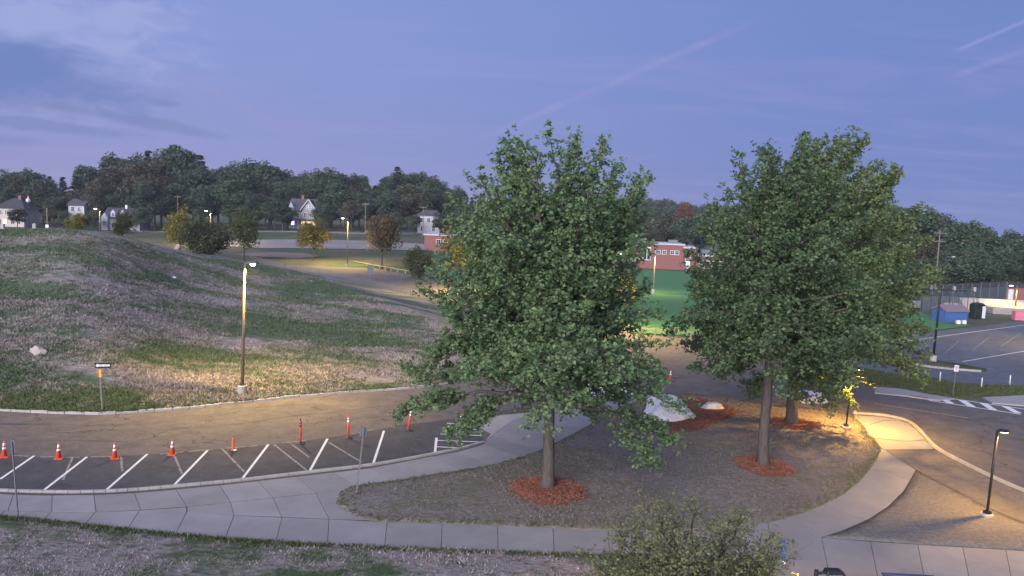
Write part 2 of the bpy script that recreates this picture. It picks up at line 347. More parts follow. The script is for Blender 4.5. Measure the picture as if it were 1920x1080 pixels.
class MB:
    def __init__(s): s.v = []; s.f = []
    def add(s, vs, fs):
        o = len(s.v); s.v += [tuple(v) for v in vs]; s.f += [tuple(i + o for i in f) for f in fs]; return s
    def box(s, c, d, rz=0.0, taper=1.0):
        x, y, z = (q / 2 for q in d); ca, sa = math.cos(rz), math.sin(rz); vs = []
        for k, t in ((-z, 1), (z, taper)):
            for a, b in ((-x, -y), (x, -y), (x, y), (-x, y)):
                a *= t; b *= t; vs.append((c[0] + a * ca - b * sa, c[1] + a * sa + b * ca, c[2] + k))
        return s.add(vs, [(3, 2, 1, 0), (4, 5, 6, 7), (0, 1, 5, 4), (1, 2, 6, 5), (2, 3, 7, 6), (3, 0, 4, 7)])
    def tube(s, pts, rs, n=8, cap=True):
        pts = [Vector(p) for p in pts]; base = len(s.v); vs = []; fs = []
        for i, p in enumerate(pts):
            d = (pts[min(i + 1, len(pts) - 1)] - pts[max(i - 1, 0)]).normalized()
            a = d.cross(Vector((0, 0, 1)) if abs(d.z) < .95 else Vector((1, 0, 0))).normalized(); b = d.cross(a)
            r = rs[i] if isinstance(rs, (list, tuple)) else rs
            for k in range(n):
                t = 2 * math.pi * k / n; vs.append(p + a * (math.cos(t) * r) + b * (math.sin(t) * r))
        for i in range(len(pts) - 1):
            for k in range(n):
                fs.append((i * n + k, i * n + (k + 1) % n, (i + 1) * n + (k + 1) % n, (i + 1) * n + k))
        if cap: fs.append(tuple(range(n))[::-1]); fs.append(tuple((len(pts) - 1) * n + k for k in range(n)))
        return s.add(vs, fs)
    def lathe(s, prof, n=14, c=(0, 0, 0)):
        vs = []; fs = []
        for r, z in prof:
            for k in range(n):
                t = 2 * math.pi * k / n; vs.append((c[0] + r * math.cos(t), c[1] + r * math.sin(t), c[2] + z))
        for i in range(len(prof) - 1):
            for k in range(n): fs.append((i * n + k, i * n + (k + 1) % n, (i + 1) * n + (k + 1) % n, (i + 1) * n + k))
        fs.append(tuple(range(n))[::-1]); fs.append(tuple((len(prof) - 1) * n + k for k in range(n)))
        return s.add(vs, fs)
    def prism(s, pts, z0, z1):
        n = len(pts); vs = [(p[0], p[1], z0) for p in pts] + [(p[0], p[1], z1) for p in pts]
        fs = [tuple(range(n))[::-1], tuple(range(n, 2 * n))] + [(i, (i + 1) % n, n + (i + 1) % n, n + i) for i in range(n)]
        return s.add(vs, fs)
    def build(s, name, m, parent=None, smooth=False, bevel=0):
        me = bpy.data.meshes.new(name); me.from_pydata(s.v, [], s.f)
        bm = bmesh.new(); bm.from_mesh(me); bmesh.ops.recalc_face_normals(bm, faces=bm.faces)
        if bevel: bmesh.ops.bevel(bm, geom=list(bm.edges), offset=bevel, segments=1, affect='EDGES')
        bm.to_mesh(me); bm.free()
        return link_mesh(name, me, m, parent, smooth)
def tag(o, label=None, cat=None, group=None, kind=None):
    for k, v in (('label', label), ('category', cat), ('group', group), ('kind', kind)):
        if v: o[k] = v
    return o
def empty(name, loc, rz=0.0, label=None, cat=None, group=None, tilt=(0, 0)):
    o = bpy.data.objects.new(name, None); COL.objects.link(o); o.location = loc; o.rotation_euler = (tilt[0], tilt[1], rz); o.empty_display_size = .3
    return tag(o, label, cat, group)
def copy_tree(o, parent=None):
    c = o.copy(); COL.objects.link(c)
    if parent is not None: c.parent = parent
    for ch in list(o.children): copy_tree(ch, c)
    return c
def interp(x, xs, ys): return float(np.interp(x, xs, ys))
def P2(pts, z=0.0): return [G(a, b, z) for a, b in pts]
def smooth_line(pts, n=4):
    """Catmull-Rom through pixel points"""
    out = []
    for i in range(len(pts) - 1):
        p0, p1, p2, p3 = (np.array(pts[max(i - 1, 0)], float), np.array(pts[i], float), np.array(pts[i + 1], float), np.array(pts[min(i + 2, len(pts) - 1)], float))
        for k in range(n):
            t = k / n
            out.append(tuple(.5 * ((2 * p1) + (p2 - p0) * t + (2 * p0 - 5 * p1 + 4 * p2 - p3) * t * t + (3 * p1 - p0 - 3 * p2 + p3) * t ** 3)))
    out.append(tuple(pts[-1])); return out
def inside(px, py, poly):
    poly = np.asarray([(p[0], p[1]) for p in poly]); r = np.zeros(len(px), bool); n = len(poly)
    for i in range(n):
        x0, y0 = poly[i]; x1, y1 = poly[(i + 1) % n]
        c = (y0 > py) != (y1 > py)
        with np.errstate(divide='ignore', invalid='ignore'): xi = (x1 - x0) * (py - y0) / (y1 - y0) + x0
        r ^= c & (px < xi)
    return r
def edge_dist(px, py, poly):
    poly = np.asarray([(p[0], p[1]) for p in poly]); d = np.full(len(px), 1e9); n = len(poly)
    for i in range(n):
        a = poly[i]; b = poly[(i + 1) % n]; ab = b - a; L = (ab ** 2).sum() + 1e-12
        t = np.clip(((px - a[0]) * ab[0] + (py - a[1]) * ab[1]) / L, 0, 1)
        d = np.minimum(d, np.hypot(px - a[0] - t * ab[0], py - a[1] - t * ab[1]))
    return d
def nz(x, y, s, seed=0.0): return mnoise.noise(Vector((x * s + seed, y * s - seed, seed)))
def field(name, outline, spacing, zf, m, skirt=0.0, parent=None):
    """a sheet with interior points: outline in world xy; zf(x, y, dist_to_edge)"""
    ol = []
    for i in range(len(outline)):
        a, b = outline[i], outline[(i + 1) % len(outline)]; L = math.hypot(b[0] - a[0], b[1] - a[1]); k = max(1, int(L / spacing))
        for j in range(k): ol.append((a[0] + (b[0] - a[0]) * j / k, a[1] + (b[1] - a[1]) * j / k))
    arr = np.array(ol); lo = arr.min(0); hi = arr.max(0)
    gx, gy = np.meshgrid(np.arange(lo[0], hi[0], spacing), np.arange(lo[1], hi[1], spacing)); gx = gx.ravel(); gy = gy.ravel()
    gx = gx + rng.uniform(-.3, .3, len(gx)) * spacing; gy = gy + rng.uniform(-.3, .3, len(gy)) * spacing
    k = inside(gx, gy, ol); gx = gx[k]; gy = gy[k]; d = edge_dist(gx, gy, ol); k = d > spacing * .45; gx = gx[k]; gy = gy[k]; d = d[k]
    pts = [Vector(p) for p in ol] + [Vector((a, b)) for a, b in zip(gx, gy)]
    n = len(ol)
    co, _, fc, orig, _, _ = delaunay_2d_cdt(pts, [(i, (i + 1) % n) for i in range(n)], [], 1, 1e-5)
    dd = {}
    for i, og in enumerate(orig): dd[i] = 0.0 if (not og or og[0] < n) else float(d[og[0] - n])
    vs = [(c.x, c.y, zf(c.x, c.y, dd[i])) for i, c in enumerate(co)]; fs = [tuple(f) for f in fc]
    if skirt:
        mp_ = {og[0]: i for i, og in enumerate(orig) if og and og[0] < n}
        o0 = len(vs)
        for i in range(n): v = vs[mp_[i]]; vs.append((v[0], v[1], v[2] - skirt))
        for i in range(n): j = (i + 1) % n; fs.append((mp_[i], mp_[j], o0 + j, o0 + i))
    me = bpy.data.meshes.new(name); me.from_pydata(vs, [], fs)
    bm = bmesh.new(); bm.from_mesh(me); bmesh.ops.recalc_face_normals(bm, faces=bm.faces)
    if sum(f.normal.z * f.calc_area() for f in bm.faces) < 0: bmesh.ops.reverse_faces(bm, faces=bm.faces)
    bm.to_mesh(me); bm.free()
    return link_mesh(name, me, m, parent, True)
def sheet(name, pts, z, m, parent=None, thick=0.0):
    mb = MB()
    if thick: mb.prism(pts, z - thick, z)
    else: mb.add([(p[0], p[1], z) for p in pts], [tuple(range(len(pts)))])
    o = mb.build(name, m, parent)
    if not thick and o.data.polygons and o.data.polygons[0].normal.z < 0: o.data.flip_normals()
    return o
def strip(a, b, w, za=None):
    """rectangle outline round the line a-b of width w (world xy)"""
    a = Vector(a[:2]); b = Vector(b[:2]); d = (b - a).normalized(); n = Vector((-d.y, d.x)) * w / 2
    return [a - n, b - n, b + n, a + n]

# ------------------------------------------------------------------ terrain
FOOT = [(-400, 742), (-200, 756), (-80, 766), (0, 771), (100, 776), (190, 778), (260, 774), (340, 768), (450, 757), (560, 745), (660, 737), (785, 728), (850, 718), (885, 702), (905, 680)]
foot_w = [tuple(G(*p)[:2]) for p in FOOT]
foot_px = [column(*p) for p in foot_w]; foot_y = [p[1] for p in foot_w]
CREST = [(0, 432, 88), (60, 430, 88), (130, 431, 88), (200, 440, 90), (250, 452, 94), (300, 466, 98), (350, 478, 101), (430, 489, 106)]
cw = [at(a, b, c) for a, b, c in CREST]
CX = [-500, -100] + [column(p.x, p.y) for p in cw] + [column(G(a, b).x, G(a, b).y) for a, b in ((560, 560), (700, 600), (830, 640))] + [foot_px[-1]]
CH = [cw[0].z - .4, cw[0].z - .1] + [p.z - .12 for p in cw] + [2.9, 1.7, .7, .15]
CY = [90, 88] + [p.y for p in cw] + [104, 90, 78, foot_y[-1] + 6]
BACK = [(430, 488), (500, 500), (560, 509), (617, 521), (700, 539.5), (787, 559), (850, 574), (905, 600)]
bk_ = [G(*p) for p in BACK]; BX = [-500, 240] + [column(p.x, p.y) for p in bk_]; BY = [175, 175] + [p.y for p in bk_]
PXM = foot_px[-1]
_gx = np.arange(-600, PXM + 1, 4.0); _kr = np.exp(-np.linspace(-2.2, 2.2, 31) ** 2); _kr /= _kr.sum()
def _soft(xs_, ys_): a_ = np.interp(_gx, xs_, ys_); return np.convolve(np.pad(a_, 15, mode='edge'), _kr, mode='valid')
_sc, _sy = _soft(CX, CH), _soft(CX, CY); CX, CH, CY = _gx, _sc, _sy
def hill_z(x, y):
    px = column(x, y)
    if px > PXM: return None
    yf = interp(px, foot_px, foot_y); yc = interp(px, CX, CY); yb = interp(px, BX, BY); h = interp(px, CX, CH)
    if y < yf - .01 or y > yb: return None
    if y < yc:
        s = (y - yf) / (yc - yf); z = h * (.35 * s + .65 * (s * s * (3 - 2 * s)) ** .9)
    else:
        s = (y - yc) / (yb - yc); z = h * (1 - s * s * (3 - 2 * s))
    e = min(1, (y - yf) / 3, (yb - y) / 3)
    return .12 + z + max(0, e) * (.28 * nz(x, y, .11, 3.1) + .10 * nz(x, y, .4, 9.2) + .035 * nz(x, y, 1.3, 2.2))
def rise_z(x, y):
    px = 960 + F * x / max(y, 1)
    s = min(1, max(0, (y - 160) / 95)); return s * interp(px, [0, 270, 560, 800, 1150], [2.5, 2.8, 5.5, 6.0, 0])
def T(x, y):
    h = hill_z(x, y); r = rise_z(x, y)
    return r if h is None else max(h, r)
def GT(px, py, y0=30, y1=420):
    d = ray(px, py); y = y0
    while y < y1:
        t = y / d.y; z = HC + d.z * t
        if z <= T(d.x * t, y): break
        y += .4
    t = y / d.y; return Vector((d.x * t, y, T(d.x * t, y)))

# base sheet out to the horizon
xs = np.unique(np.concatenate([np.linspace(-2500, -200, 14), np.linspace(-200, 200, 50), np.linspace(200, 2500, 14)]))
ys = np.unique(np.concatenate([np.array([-60, -20, 0, 20, 60, 110]), np.linspace(140, 280, 29), np.linspace(280, 3000, 16)]))
V = np.array([(x, y, rise_z(x, y) - .06) for y in ys for x in xs]); nx = len(xs)
Fc = [(j * nx + i, j * nx + i + 1, (j + 1) * nx + i + 1, (j + 1) * nx + i) for j in range(len(ys) - 1) for i in range(nx - 1)]
ground = link_mesh('ground', np_mesh('ground', V, Fc), 'far_turf', None, True); tag(ground, kind='structure', label='flat ground with grass reaching out to the far woods')

# the hill, foot exactly along the kerb
cols = np.linspace(-400, PXM, 230); rows = np.concatenate([np.linspace(0, 1, 120), np.linspace(1.02, 2, 40)])
V = []
for s in rows:
    for px in cols:
        yf = interp(px, foot_px, foot_y); yc = interp(px, CX, CY); yb = interp(px, BX, BY)
        y = yf + (yc - yf) * s if s <= 1 else yc + (yb - yc) * (s - 1)
        y = min(max(y, yf), yb - .001)
        a = (px - 960) / F; x = a * (y * cP + 6 * sP)
        V.append((x, y, hill_z(x * .99999, y) or .12))
nx = len(cols)
Fc = [(j * nx + i, j * nx + i + 1, (j + 1) * nx + i + 1, (j + 1) * nx + i) for j in range(len(rows) - 1) for i in range(nx - 1)]
hill = link_mesh('hill', np_mesh('hill', V, Fc), 'hill_turf', None, True); tag(hill, kind='structure', label='broad grass hill with dry mauve and green patches')

# ------------------------------------------------------------------ roads and lots (z = 0)
KZ = .13
FIELD_EDGE = [(430, 476), (500, 479), (560, 485), (640, 492), (700, 503), (760, 514), (860, 533), (950, 556), (1100, 603), (1200, 627), (1340, 638), (1500, 640), (1720, 626), (1758, 620), (1833, 612), (1897, 604), (1960, 597), (2300, 565)]
back_w = [(p.x, p.y) for p in bk_[::-1]]
road_poly = foot_w + back_w + [tuple(G(*p)[:2]) for p in FIELD_EDGE] + [(140, 20), (60, 16), (-70, 16)]
road = sheet('road', road_poly, 0.0, 'old_asphalt'); tag(road, kind='structure', label='worn tan grey asphalt loop road and driveway')
PARK_TOP = [(-160, 842), (-60, 850), (0, 853), (100, 857), (200, 856), (300, 851), (400, 843), (500, 834), (600, 823), (700, 807), (760, 797), (815, 790), (870, 783), (905, 780)]
PARK_KERB = [(-160, 905), (-60, 917), (0, 921.5), (60, 923.5), (130, 924.5), (200, 923), (260, 919.5), (323, 914), (400, 907), (452, 902), (520, 894), (578, 887), (640, 880), (698, 873), (760, 862.5), (815, 852), (860, 843), (905, 831)]
park = sheet('parking_bay', P2(smooth_line(PARK_TOP)) + P2(smooth_line(PARK_KERB))[::-1], .006, 'new_asphalt'); tag(park, kind='structure', label='darker asphalt strip of angled parking bays beside the sidewalk')
lot = sheet('parking_lot', P2([(1640, 652), (1690, 632), (1758, 622), (1833, 614), (1960, 599), (2300, 567), (2600, 640), (2300, 735), (1920, 728), (1800, 724), (1700, 712), (1600, 700)]), .006, 'lot_asphalt'); tag(lot, kind='structure', label='blue grey asphalt parking lot beyond the grass verge')

def line(parent, a, b, w=.11, m='line_paint', z=.013, name='painted_line'):
    return sheet(name, strip(G(*a), G(*b), w), z, m, parent)
for a, b in [((-50, 925), (-30, 855)), ((0, 899), (64, 855)), ((79, 922), (163, 857)), ((196, 922), (276, 852)), ((323, 913.5), (389, 845)), ((452, 901), (503, 834)), ((579, 886.5), (614, 823)), ((699, 872.5), (720, 808))]:
    if a[0] >= 0: line(park, a, b, .12)
for a, b in [((416, 841), (458, 885)), ((514, 834), (575, 882)), ((615, 829), (678, 867)), ((325, 850), (342, 890)), ((227, 856), (229, 884)), ((136, 858), (118, 900)), ((545, 832), (580, 858))]:
    line(park, a, b, .10, 'old_line_paint', .011)
for a, b in [((0, 853), (55, 856)), ((75, 857), (150, 858)), ((170, 857), (215, 856)), ((300, 852), (345, 848)), ((352, 847), (398, 843)), ((424, 841), (482, 836)), ((530, 831), (575, 826)), ((660, 814), (700, 806))]:
    line(park, a, b, .12, 'old_line_paint', .0125)
line(park, (815.5, 850), (818.5, 821), .13)
for a, b in [((818, 838), (893, 842)), ((820, 826), (898, 829)), ((826, 814), (902, 817)), ((830, 803), (902, 806)), ((838, 794), (890, 796))]: line(park, a, b, .10, z=.015)
# road markings on the right
line(road, (1640, 757), (1815, 784), .13, 'yellow_line_paint')
line(road, (1898, 912), (1990, 948), .12)
CW = [((1742, 751), (1914, 777)), ((1758, 744), (1975, 775))]
for a, b in CW: line(road, a, b, .18, z=.012)
for a, b in [((1763, 745), (1783, 757)), ((1802, 750), (1823, 763)), ((1843, 756), (1863, 769)), ((1884, 762), (1909, 775))]: line(road, a, b, .5, z=.016)
for i in range(6):   # crossing by the left end of the island, seen through the oak
    x = 1098 + i * 15; line(road, (x, 706 + i * 1.5), (x + 18, 742), .45, z=.012, name='crossing_stripe')
for i in range(4): line(road, (1494 + i * 13, 729 + i * 2), (1510 + i * 13, 757), .45, z=.012, name='crossing_stripe')
line(lot, (1690, 641), (1925, 609), .14, z=.012); line(lot, (1805, 678), (1990, 647), .13, z=.012)
for a, b in [((1735, 702), (1745, 698)), ((1828, 707), (1842, 711)), ((1880, 714), (1905, 718)), ((1760, 676), (1785, 680)), ((1839, 698), (1860, 700)), ((1840, 694), (1862, 692))]: line(lot, a, b, .12, 'old_line_paint', .012)
for i in range(5): line(lot, (1720 + i * 52, 668 - i * 6), (1740 + i * 58, 646 - i * 7), .1, 'old_line_paint', .011)

for pl in ([(20, 797), (90, 795), (160, 798), (235, 796)], [(300, 806), (380, 801), (470, 792), (560, 779), (640, 772), (760, 757)], [(430, 768), (520, 761), (600, 756)], [(40, 828), (120, 826), (240, 829)], [(560, 798), (650, 787), (740, 779)]):
    q = [(a_ + random.uniform(-3, 3), b_ + random.uniform(-.7, .7)) for a_, b_ in smooth_line(pl, 7)]
    w_ = [G(*k_) for k_ in q]; L_ = []; R_ = []
    for i, p_ in enumerate(w_):
        d_ = (w_[min(i + 1, len(w_) - 1)] - w_[max(i - 1, 0)]).normalized(); n_ = Vector((-d_.y, d_.x, 0)) * random.uniform(.02, .055); L_.append(p_ + n_); R_.append(p_ - n_)
    mb = MB(); mb.add([(v.x, v.y, .006) for v in L_ + R_], [(i, i + 1, len(w_) + i + 1, len(w_) + i) for i in range(len(w_) - 1)]); mb.build('crack_seam', 'new_asphalt', road)
# ------------------------------------------------------------------ kerbs: hill side, stone by stone
kerb = empty('kerb', (0, 0, 0)); tag(kerb, kind='structure', label='granite kerb along the foot of the grass hill')
fl = [Vector(p) for p in foot_w]; seg = [0.0]
for a, b in zip(fl, fl[1:]): seg.append(seg[-1] + (b - a).length)
def along(s):
    for i in range(len(fl) - 1):
        if s <= seg[i + 1]: t = (s - seg[i]) / (seg[i + 1] - seg[i]); return fl[i].lerp(fl[i + 1], t)
    return fl[-1]
s = 6.0; kn = 0
while s < seg[-1] - 1:
    L = random.uniform(.8, 1.25); a = along(s); b = along(min(s + L - .03, seg[-1])); d = (b - a).normalized(); n = Vector((d.y, -d.x))
    h = KZ + random.uniform(-.012, .03); o = random.uniform(-.015, .015)
    q = [a + n * (.02 + o), b + n * (.02 + o), b + n * (.02 + o) - n * .17, a + n * (.02 + o) - n * .17]
    MB().prism(q, -.05, h).build('kerb_stone', 'granite', kerb, bevel=.012); s += L
# parking-side kerb: pale concrete strip, stone by stone
kerb2 = empty('kerb', (0, 0, 0)); tag(kerb2, kind='structure', label='pale kerb between parking bays and sidewalk')
pk = smooth_line(PARK_KERB, 3)
for i in range(0, len(pk) - 1):
    a = G(*pk[i]); b = G(*pk[i + 1]); d = (b - a).normalized(); n = Vector((d.y, -d.x, 0)); e = d * .008
    MB().prism([a + e, b - e, b - e + n * .15, a + e + n * .15], -.05, KZ + .004).build('kerb_stone', 'granite', kerb2)

# ------------------------------------------------------------------ sidewalks: bed + single slabs
bed_pts = [(-160, 907), (-60, 918), (0, 922.5), (60, 924.5), (130, 925.5), (200, 924), (260, 920.5), (323, 915), (400, 908), (452, 903), (520, 895), (578, 888), (640, 881), (698, 874), (760, 863.5), (815, 853), (860, 844), (905, 832), (922, 815), (900, 804), (890, 795), (900, 787), (940, 777), (1020, 760), (1100, 748), (1200, 739), (1290, 737), (1392, 750), (1480, 760), (1560, 770), (1600, 777), (1652, 780), (1685, 786), (1705, 794), (1722, 809), (1735, 824), (1752, 842), (1700, 870), (1718, 882), (1696, 920), (1665, 951), (1627, 975), (1577, 997), (1540, 1008), (1720, 1020), (1920, 1032), (2050, 1040), (2050, 1130), (1430, 1130), (1300, 1060), (1140, 1042), (1000, 1037), (830, 1031), (690, 1025), (560, 1019), (450, 1012), (330, 1002), (220, 991), (100, 978), (0, 968), (-160, 950)]
walk = sheet('sidewalk', P2(bed_pts, KZ - .012), KZ - .012, 'joint_fill', thick=.1); tag(walk, kind='structure', label='light concrete sidewalk laid in slabs around the island')
def slab(pix, gap=.012, m='concrete'):
    w = [G(a, b, KZ).to_2d() for a, b in pix]; c = sum(w, Vector((0, 0))) / len(w); q = []
    n = len(w)
    ar = sum(w[i].x * w[(i + 1) % n].y - w[(i + 1) % n].x * w[i].y for i in range(n))
    if ar < 0: w = w[::-1]
    for i in range(n):
        p0, p1, p2 = w[i - 1], w[i], w[(i + 1) % n]; d1 = (p1 - p0).normalized(); d2 = (p2 - p1).normalized()
        n1 = Vector((-d1.y, d1.x)); n2 = Vector((-d2.y, d2.x)); bb = n1 + n2; L = max(bb.length_squared, .35); q.append(p1 + bb * (2 * gap / L))
    z = KZ + random.uniform(-.004, .004)
    return MB().prism(q, KZ - .07, z).build('paving_slab', m, walk)
MID = [(-160, 946), (-60, 954), (15, 957), (97, 959.5), (180, 960), (264, 955.5), (350, 949.5), (432, 941), (512, 933), (592, 924), (640, 918)]
KB = [(-150, 910), (-50, 920), (25, 925), (98, 926.5), (176, 925.5), (252, 922), (330, 915.5), (412, 907.5), (484, 899.5), (556, 891.5), (625, 883.5), (694, 875.5)]
kshift = [(a, b + 2.5) for a, b in KB]
for i in range(9): slab([kshift[i], kshift[i + 1], MID[i + 1], MID[i]])
ISL_TOP = [(632, 944), (635, 930), (647, 919), (662, 912), (700, 906), (737, 902), (810, 890), (870, 881), (922, 872), (1000, 850), (1050, 828), (1100, 802), (1150, 772), (1190, 753), (1240, 740)]
slab([kshift[9], kshift[10], (668, 911), (647, 919), (592, 924)])
slab([kshift[10], kshift[11], (737, 901.5), (700, 905.5), (668, 911)])
up = [(694, 878), (752, 867), (812, 855.5), (860, 846.5), (905, 834), (925, 815), (960, 790), (1010, 772), (1060, 760), (1120, 750), (1180, 744), (1235, 739)]
dn = [(737, 901.5), (800, 891), (862, 882), (922, 871.5), (975, 857), (1010, 845), (1040, 831), (1072, 815), (1105, 797), (1140, 777), (1175, 759), (1238, 740.5)]
for i in range(len(up) - 1): slab([up[i], up[i + 1], dn[i + 1], dn[i]])
slab([(905, 833), (925, 815), (960, 790), (1010, 772), (940, 778), (902, 788), (892, 795), (902, 803), (921, 813)], m='plain_concrete')
# second and third rows
slab([(351, 950), (432, 941.5), (439, 965.5), (351, 960)]); slab([(432, 941.5), (512, 933.5), (528, 968.5), (439, 965.5)]); slab([(512, 933.5), (592, 924.5), (617, 972.5), (528, 968.5)])
slab([(592, 924.5), (640, 919.5), (634, 930), (631, 944), (639, 952), (659, 965), (685, 974.5), (617, 972.5)])
C_T = [(-160, 946), (-70, 954), (10, 957.5), (95, 960), (179, 960.5), (262, 957), (350, 960)]
C_B = [(-160, 949.5), (-80, 957), (0, 966.5), (82, 975), (159, 983), (239, 991.5), (329, 1000.5)]
for i in range(5): slab([C_T[i], C_T[i + 1], C_B[i + 1], C_B[i]])
slab([C_T[5], (349.5, 951), C_T[6], C_B[6], C_B[5]])
D_T = [(350, 960), (439, 966), (529, 970), (617, 973.5), (726, 979), (829, 982.5), (933, 986), (1037, 989), (1141, 993), (1245, 993), (1350, 988), (1440, 979)]
D_B = [(329, 1000.5), (422, 1009), (517, 1016), (614, 1020.5), (721, 1025.5), (827, 1029.5), (934, 1034), (1039, 1037.5), (1143, 1041), (1250, 1046), (1350, 1052), (1450, 1062)]
for i in range(11): slab([D_T[i], D_T[i + 1], D_B[i + 1], D_B[i]])
# right curve
ISL_R = [(1440, 978), (1470, 972), (1510, 961), (1545, 946), (1582, 926), (1612, 902), (1632, 878), (1645, 858), (1651, 841)]
OUT_R = [(1540, 1006), (1558, 1002), (1577, 996), (1627, 974), (1665, 950), (1695, 920), (1706, 901), (1717, 881), (1660, 844)]
slab([(1440, 979), (1470, 972.5), (1558, 1002.5), (1541, 1007), (1451, 1062)])
for a, b in [(1, 3), (3, 4), (4, 6)]:
    slab([ISL_R[k] for k in range(a, b + 1)] + [OUT_R[k] for k in range(b, a - 1, -1)])
slab([ISL_R[6], ISL_R[7], ISL_R[8], OUT_R[8], (1690, 864), OUT_R[7], OUT_R[6]])
slab([(1652, 840), (1660, 843), (1752, 842), (1735, 825), (1700, 828), (1640, 822)])
slab([(1640, 821), (1700, 827), (1735, 824), (1722, 810), (1705, 795), (1685, 787), (1655, 789), (1620, 800), (1630, 815)])
slab([(1620, 799), (1655, 788), (1685, 786.5), (1652, 781), (1600, 778.5), (1604, 784)])
E_T = [(1450, 1003), (1540, 1008), (1632, 1015.5), (1721, 1021), (1805, 1026), (1886, 1031), (1965, 1036), (2045, 1041)]
E_B = [(1462, 1068), (1554, 1072), (1645, 1078), (1733, 1083), (1818, 1088), (1898, 1092), (1980, 1097), (2060, 1102)]
slab([(1495, 968), (1530, 1000), E_T[1], (1450, 1062)]) if False else None
for i in range(1, 7): slab([E_T[i], E_T[i + 1], E_B[i + 1], E_B[i]]); slab([(E_B[i][0], E_B[i][1] + .4), (E_B[i + 1][0], E_B[i + 1][1] + .4), (E_B[i + 1][0] + 11, 1135), (E_B[i][0] + 11, 1130)])
slab([(1451, 1062), (1540, 1007), (1554, 1072), (1500, 1070)])
slab([(1452, 1063), (1553, 1073), (1564, 1130), (1440, 1130)])

# ------------------------------------------------------------------ lawns
isl_px = [(1240, 741), (1288, 739), (1351, 745), (1392, 752), (1430, 758), (1480, 763), (1540, 769), (1585, 776), (1602, 783), (1620, 800), (1630, 820), (1650, 840)] + ISL_R[::-1][1:] + [(1400, 985), (1340, 990), (1245, 993.5), (1140, 993.5), (1037, 990), (935, 986), (829, 982), (727, 978.5), (685, 974), (660, 965), (640, 952)] + ISL_TOP[:-1]
isl_w = [tuple(G(a, b, KZ)[:2]) for a, b in smooth_line(isl_px + [isl_px[0]], 3)[:-1]]
def island_z(x, y, d): return KZ + .015 + .45 * min(1, d / 7) ** 1.0 * .5 + .05 * min(1, d) * nz(x, y, .7, 4)
island = field('lawn_island', isl_w, .45, island_z, 'island_turf', .12); tag(island, kind='structure', label='teardrop island of dry brown grass under the two oaks')
def zi_many(pts, dz=0.0):
    a = np.asarray(pts, float); d = edge_dist(a[:, 0], a[:, 1], isl_w)
    return [(x, y, island_z(x, y, q) + dz) for x, y, q in zip(a[:, 0], a[:, 1], d)]
def zi(p):
    x, y = p[0], p[1]
    d = float(edge_dist(np.array([x]), np.array([y]), isl_w)[0]); return island_z(x, y, d)
def GI(px, py):
    p = G(px, py, KZ)
    for _ in range(4): p = G(px, py, zi(p))
    return p
lawn_px = [(-160, 950), (0, 967.5), (100, 977.5), (220, 990.5), (330, 1001.5), (450, 1011.5), (560, 1018.5), (690, 1024.5), (830, 1030.5), (1000, 1036.5), (1140, 1041.5), (1300, 1050), (1450, 1063)]
lw = [tuple(G(a, b, KZ)[:2]) for a, b in smooth_line(lawn_px, 3)] + [(7.6, 22), (7.0, 14), (-30, 14)]
def lawn_z(x, y, d): return KZ + .02 + .05 * min(1, d * 2) * (1 + nz(x, y, .8, 7))
lawn = field('lawn', lw, .4, lawn_z, 'lawn_turf', .12); tag(lawn, kind='structure', label='patchy green and dry lawn below the sidewalk')
bare_px = [(1718, 883), (1790, 918), (1852, 952), (1920, 981), (2050, 1030), (2050, 1039), (1920, 1031), (1720, 1019.5), (1541, 1007), (1577, 996.5), (1627, 974.5), (1665, 950.5), (1696, 920)]
bw = [tuple(G(a, b, KZ)[:2]) for a, b in bare_px]
bare = field('bare_lawn', bw, .45, lambda x, y, d: KZ + .01 + .03 * min(1, d) * (1 + nz(x, y, .8, 1)), 'bare_turf', .12); tag(bare, kind='structure', label='worn bare lawn wedge with a lamp post')
path = sheet('path', P2([(1662, 844.5), (1754, 844.5), (1790, 864), (1865, 901), (1920, 925), (2060, 985), (2060, 1032), (1920, 980), (1852, 951), (1720, 882), (1690, 864)], KZ), KZ - .002, 'path_asphalt', thick=.12); tag(path, kind='structure', label='asphalt path strip between curved road and bare lawn')
kerb3 = empty('kerb', (0, 0, 0)); tag(kerb3, kind='structure', label='pale kerb between asphalt path and curved road')
kp = smooth_line([(1600, 776.5), (1652, 780), (1685, 786), (1705, 794), (1722, 809), (1735, 824), (1754, 842), (1790, 862.5), (1865, 899.5), (1920, 923), (2060, 983)], 4)
for i in range(len(kp) - 1):
    a = G(*kp[i]); b = G(*kp[i + 1]); d = (b - a).normalized(); n = Vector((-d.y, d.x, 0)); e = d * .006
    MB().prism([a + e, b - e, b - e + n * .16, a + e + n * .16], -.05, KZ + .008).build('kerb_stone', 'granite', kerb3)
verge_px = [(1600, 690), (1700, 707), (1752, 712), (1800, 722), (1920, 727), (2100, 735), (2100, 745), (1920, 742), (1840, 746), (1790, 748), (1745, 741), (1690, 730), (1620, 722)]
vw = [tuple(G(a, b)[:2]) for a, b in smooth_line(verge_px + [verge_px[0]], 3)[:-1]]
verge = field('verge', vw, .7, lambda x, y, d: .10 + .06 * min(1, d) * (1 + nz(x, y, .6, 5)), 'verge_turf', .15); tag(verge, kind='structure', label='green grass verge between crosswalk and parking lot')
sw2 = sheet('sidewalk', P2([(1640, 727), (1690, 731), (1745, 742), (1790, 749), (1760, 752), (1742, 750), (1700, 744), (1640, 738)]), .09, 'plain_concrete', thick=.1); tag(sw2, kind='structure', label='grey sidewalk piece with red ramp beside the grass verge')
sheet('ramp_strip', P2([(1707, 742.5), (1740, 747.5), (1740, 749.5), (1707, 744.5)]), .096, 'brick_red_paver', sw2)
